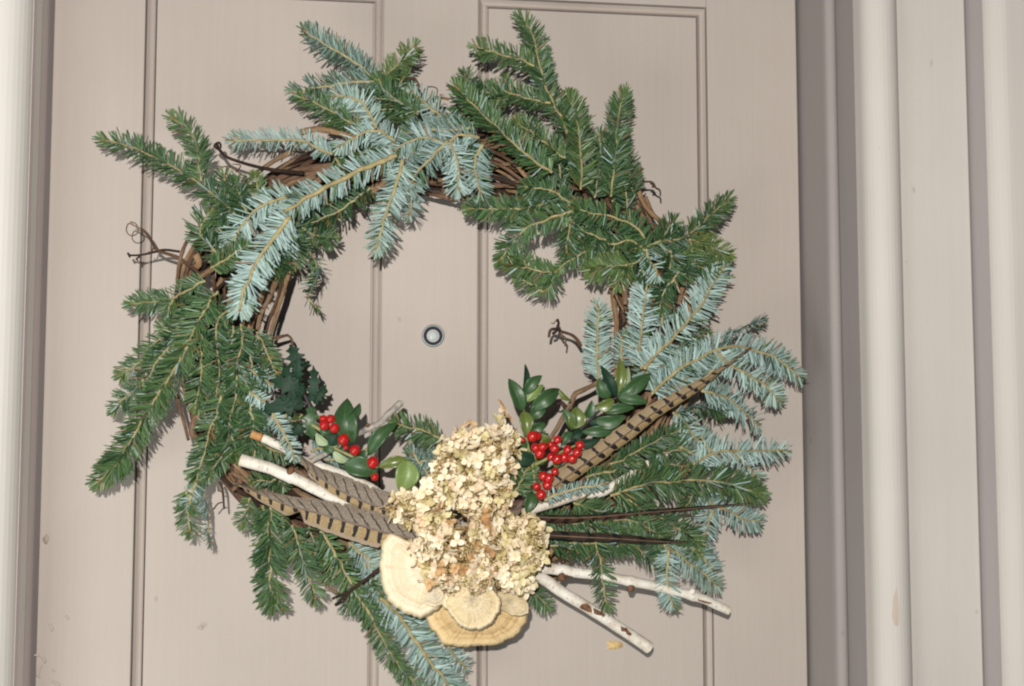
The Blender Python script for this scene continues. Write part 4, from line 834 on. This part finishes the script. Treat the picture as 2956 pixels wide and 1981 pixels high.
def inside(poly, x, y):
    c = False; j = len(poly)-1
    for i in range(len(poly)):
        if (poly[i][1] > y) != (poly[j][1] > y) and x < (poly[j][0]-poly[i][0])*(y-poly[i][1])/(poly[j][1]-poly[i][1])+poly[i][0]: c = not c
        j = i
    return c
def hydrangea(label, outline, centre, cm, dome, count, mix, gap=17, scale=1., extra=None):
    O = pp(outline); c = pp(centre)[0]; cw = px(c[0], c[1], cm-1.5)
    root = thing('hydrangea_head', label, 'dried flower', cw, 'dried hydrangea heads')
    xs = [p[0] for p in O]; ys = [p[1] for p in O]; rmx = max(math.hypot(p[0]-c[0], p[1]-c[1]) for p in O)
    pts = []; tries = 0; stalks = []; seeds = []
    while len(pts) < count and tries < 6000:
        tries += 1; x, y = rng.uniform(min(xs), max(xs)), rng.uniform(min(ys), max(ys))
        if not inside(O, x, y): continue
        lay = rng.random() < .5
        g = gap*(.75 if lay else 1)
        if any((x-a)**2+(y-b)**2 < g*g and l == lay for a, b, l in pts): continue
        pts.append((x, y, lay))
        if rng.random() < .16: k_ = rng.uniform(1.02, 1.16); x, y = c[0]+(x-c[0])*k_, c[1]+(y-c[1])*k_
        q = min(1, math.hypot(x-c[0], y-c[1])/rmx); cmx = cm + dome*math.sqrt(max(0, 1-q*q)) - (1.6 if lay else 0) + rng.normal(0, .45)
        P = px(x, y, cmx); nrm = norm(np.array([(x-c[0])/rmx*.9, -.75, -(y-c[1])/rmx*.9]) + rng.normal(0, .52, 3))
        mi = rng.choice(4, p=mix); o = bpy.data.objects.new('floret', FLO[mi][rng.integers(0, 6)]); add(o, root)
        R_ = Vector(nrm).to_track_quat('Z', 'Y').to_matrix().to_4x4() @ Matrix.Rotation(rng.uniform(0, 6.28), 4, 'Z')
        o.matrix_local = Matrix.Translation(Vector(P - cw)) @ R_ @ Matrix.Scale(scale*rng.uniform(.72, 1.12), 4)
        mid = (P+cw)/2 + rng.normal(0, .003, 3); v, f, uv = tube(spline([cw, mid, P - nrm*.0005], .006), .0007, 5); stalks.append((v, f))
    if extra:
        for (x, y), st_, k_ in zip(*extra):
            P = px(x, y, cm+.4); Q = px(*st_, cm-.2); o = add(bpy.data.objects.new('floret', FLO[k_][1]), root)
            o.matrix_local = Matrix.Translation(Vector(P - cw)) @ Vector((.5, -.5, .3)).to_track_quat('Z', 'Y').to_matrix().to_4x4() @ Matrix.Scale(.8, 4)
            v, f, uv = tube(spline([Q, (P+Q)/2+np.array([.001, 0, .001]), P], .004), .0006, 5); stalks.append((v, f))
    for i in range(int(count*1.8)):
        x, y = rng.uniform(min(xs), max(xs)), rng.uniform(min(ys), max(ys))
        if not inside(O, x, y): continue
        q = min(1, math.hypot(x-c[0], y-c[1])/rmx); P = px(x, y, cm + dome*math.sqrt(max(0, 1-q*q)) - .2 + rng.normal(0, .35))
        for k in range(rng.integers(2, 5)):
            e = P + rng.normal(0, .0035, 3); seeds.append(ball(e, rng.uniform(.0005, .0011), 6, 4)); v, f, uv = tube(np.array([P + [0, .004, 0], (P+e)/2, e]), .00035, 4); stalks.append((v, f))
    mesh('flower_stalks', *join(stalks), STALK, root, stuff=True)
    if seeds: mesh('seed_heads', *join(seeds), SEED, root, stuff=True)
    return root
hydrangea('tall cream hydrangea head rising between the green leaves and the red berries', 'G:560,120 640,70 700,90 780,100 860,60 950,90 990,160 990,230 950,290 980,350 940,420 950,500 930,590 850,670 740,690 640,650 560,560 430,500 400,430 440,360 470,270 510,170', 'G:730,380', 12.2, 3.2, 190, [.62, .14, .20, .04], 19, extra=(pp('M:95,500 115,560 40,640 M:170,630'), pp('M:100,640 100,640 70,760 M:100,640'), [3, 1, 2, 3]))
hydrangea('small wispy cream hydrangea head overlapping the ends of the broad feathers', 'G:130,590 210,510 330,480 430,500 540,560 600,660 560,740 450,760 350,740 250,700 180,660', 'G:380,620', 12.2, 1.8, 62, [.62, .08, .26, .04], 18)
hydrangea('round cream hydrangea head at the root of the two bare birch sticks', 'G:880,700 960,650 1050,640 1100,690 1170,740 1160,830 1180,900 1120,980 1100,1060 1060,1140 980,1110 900,1130 830,1090 790,980 780,860 820,760', 'G:980,880', 12.6, 2.6, 125, [.66, .06, .26, .02], 18)
hydrangea('peach and brownish hydrangea head resting on the pale fungi', 'G:300,840 340,780 440,760 560,740 680,700 800,700 850,780 820,900 830,1010 800,1120 720,1150 640,1090 540,1180 470,1120 400,1060 400,960 330,920', 'G:620,930', 14.2, 1.6, 125, [.50, .30, .10, .10], 18)
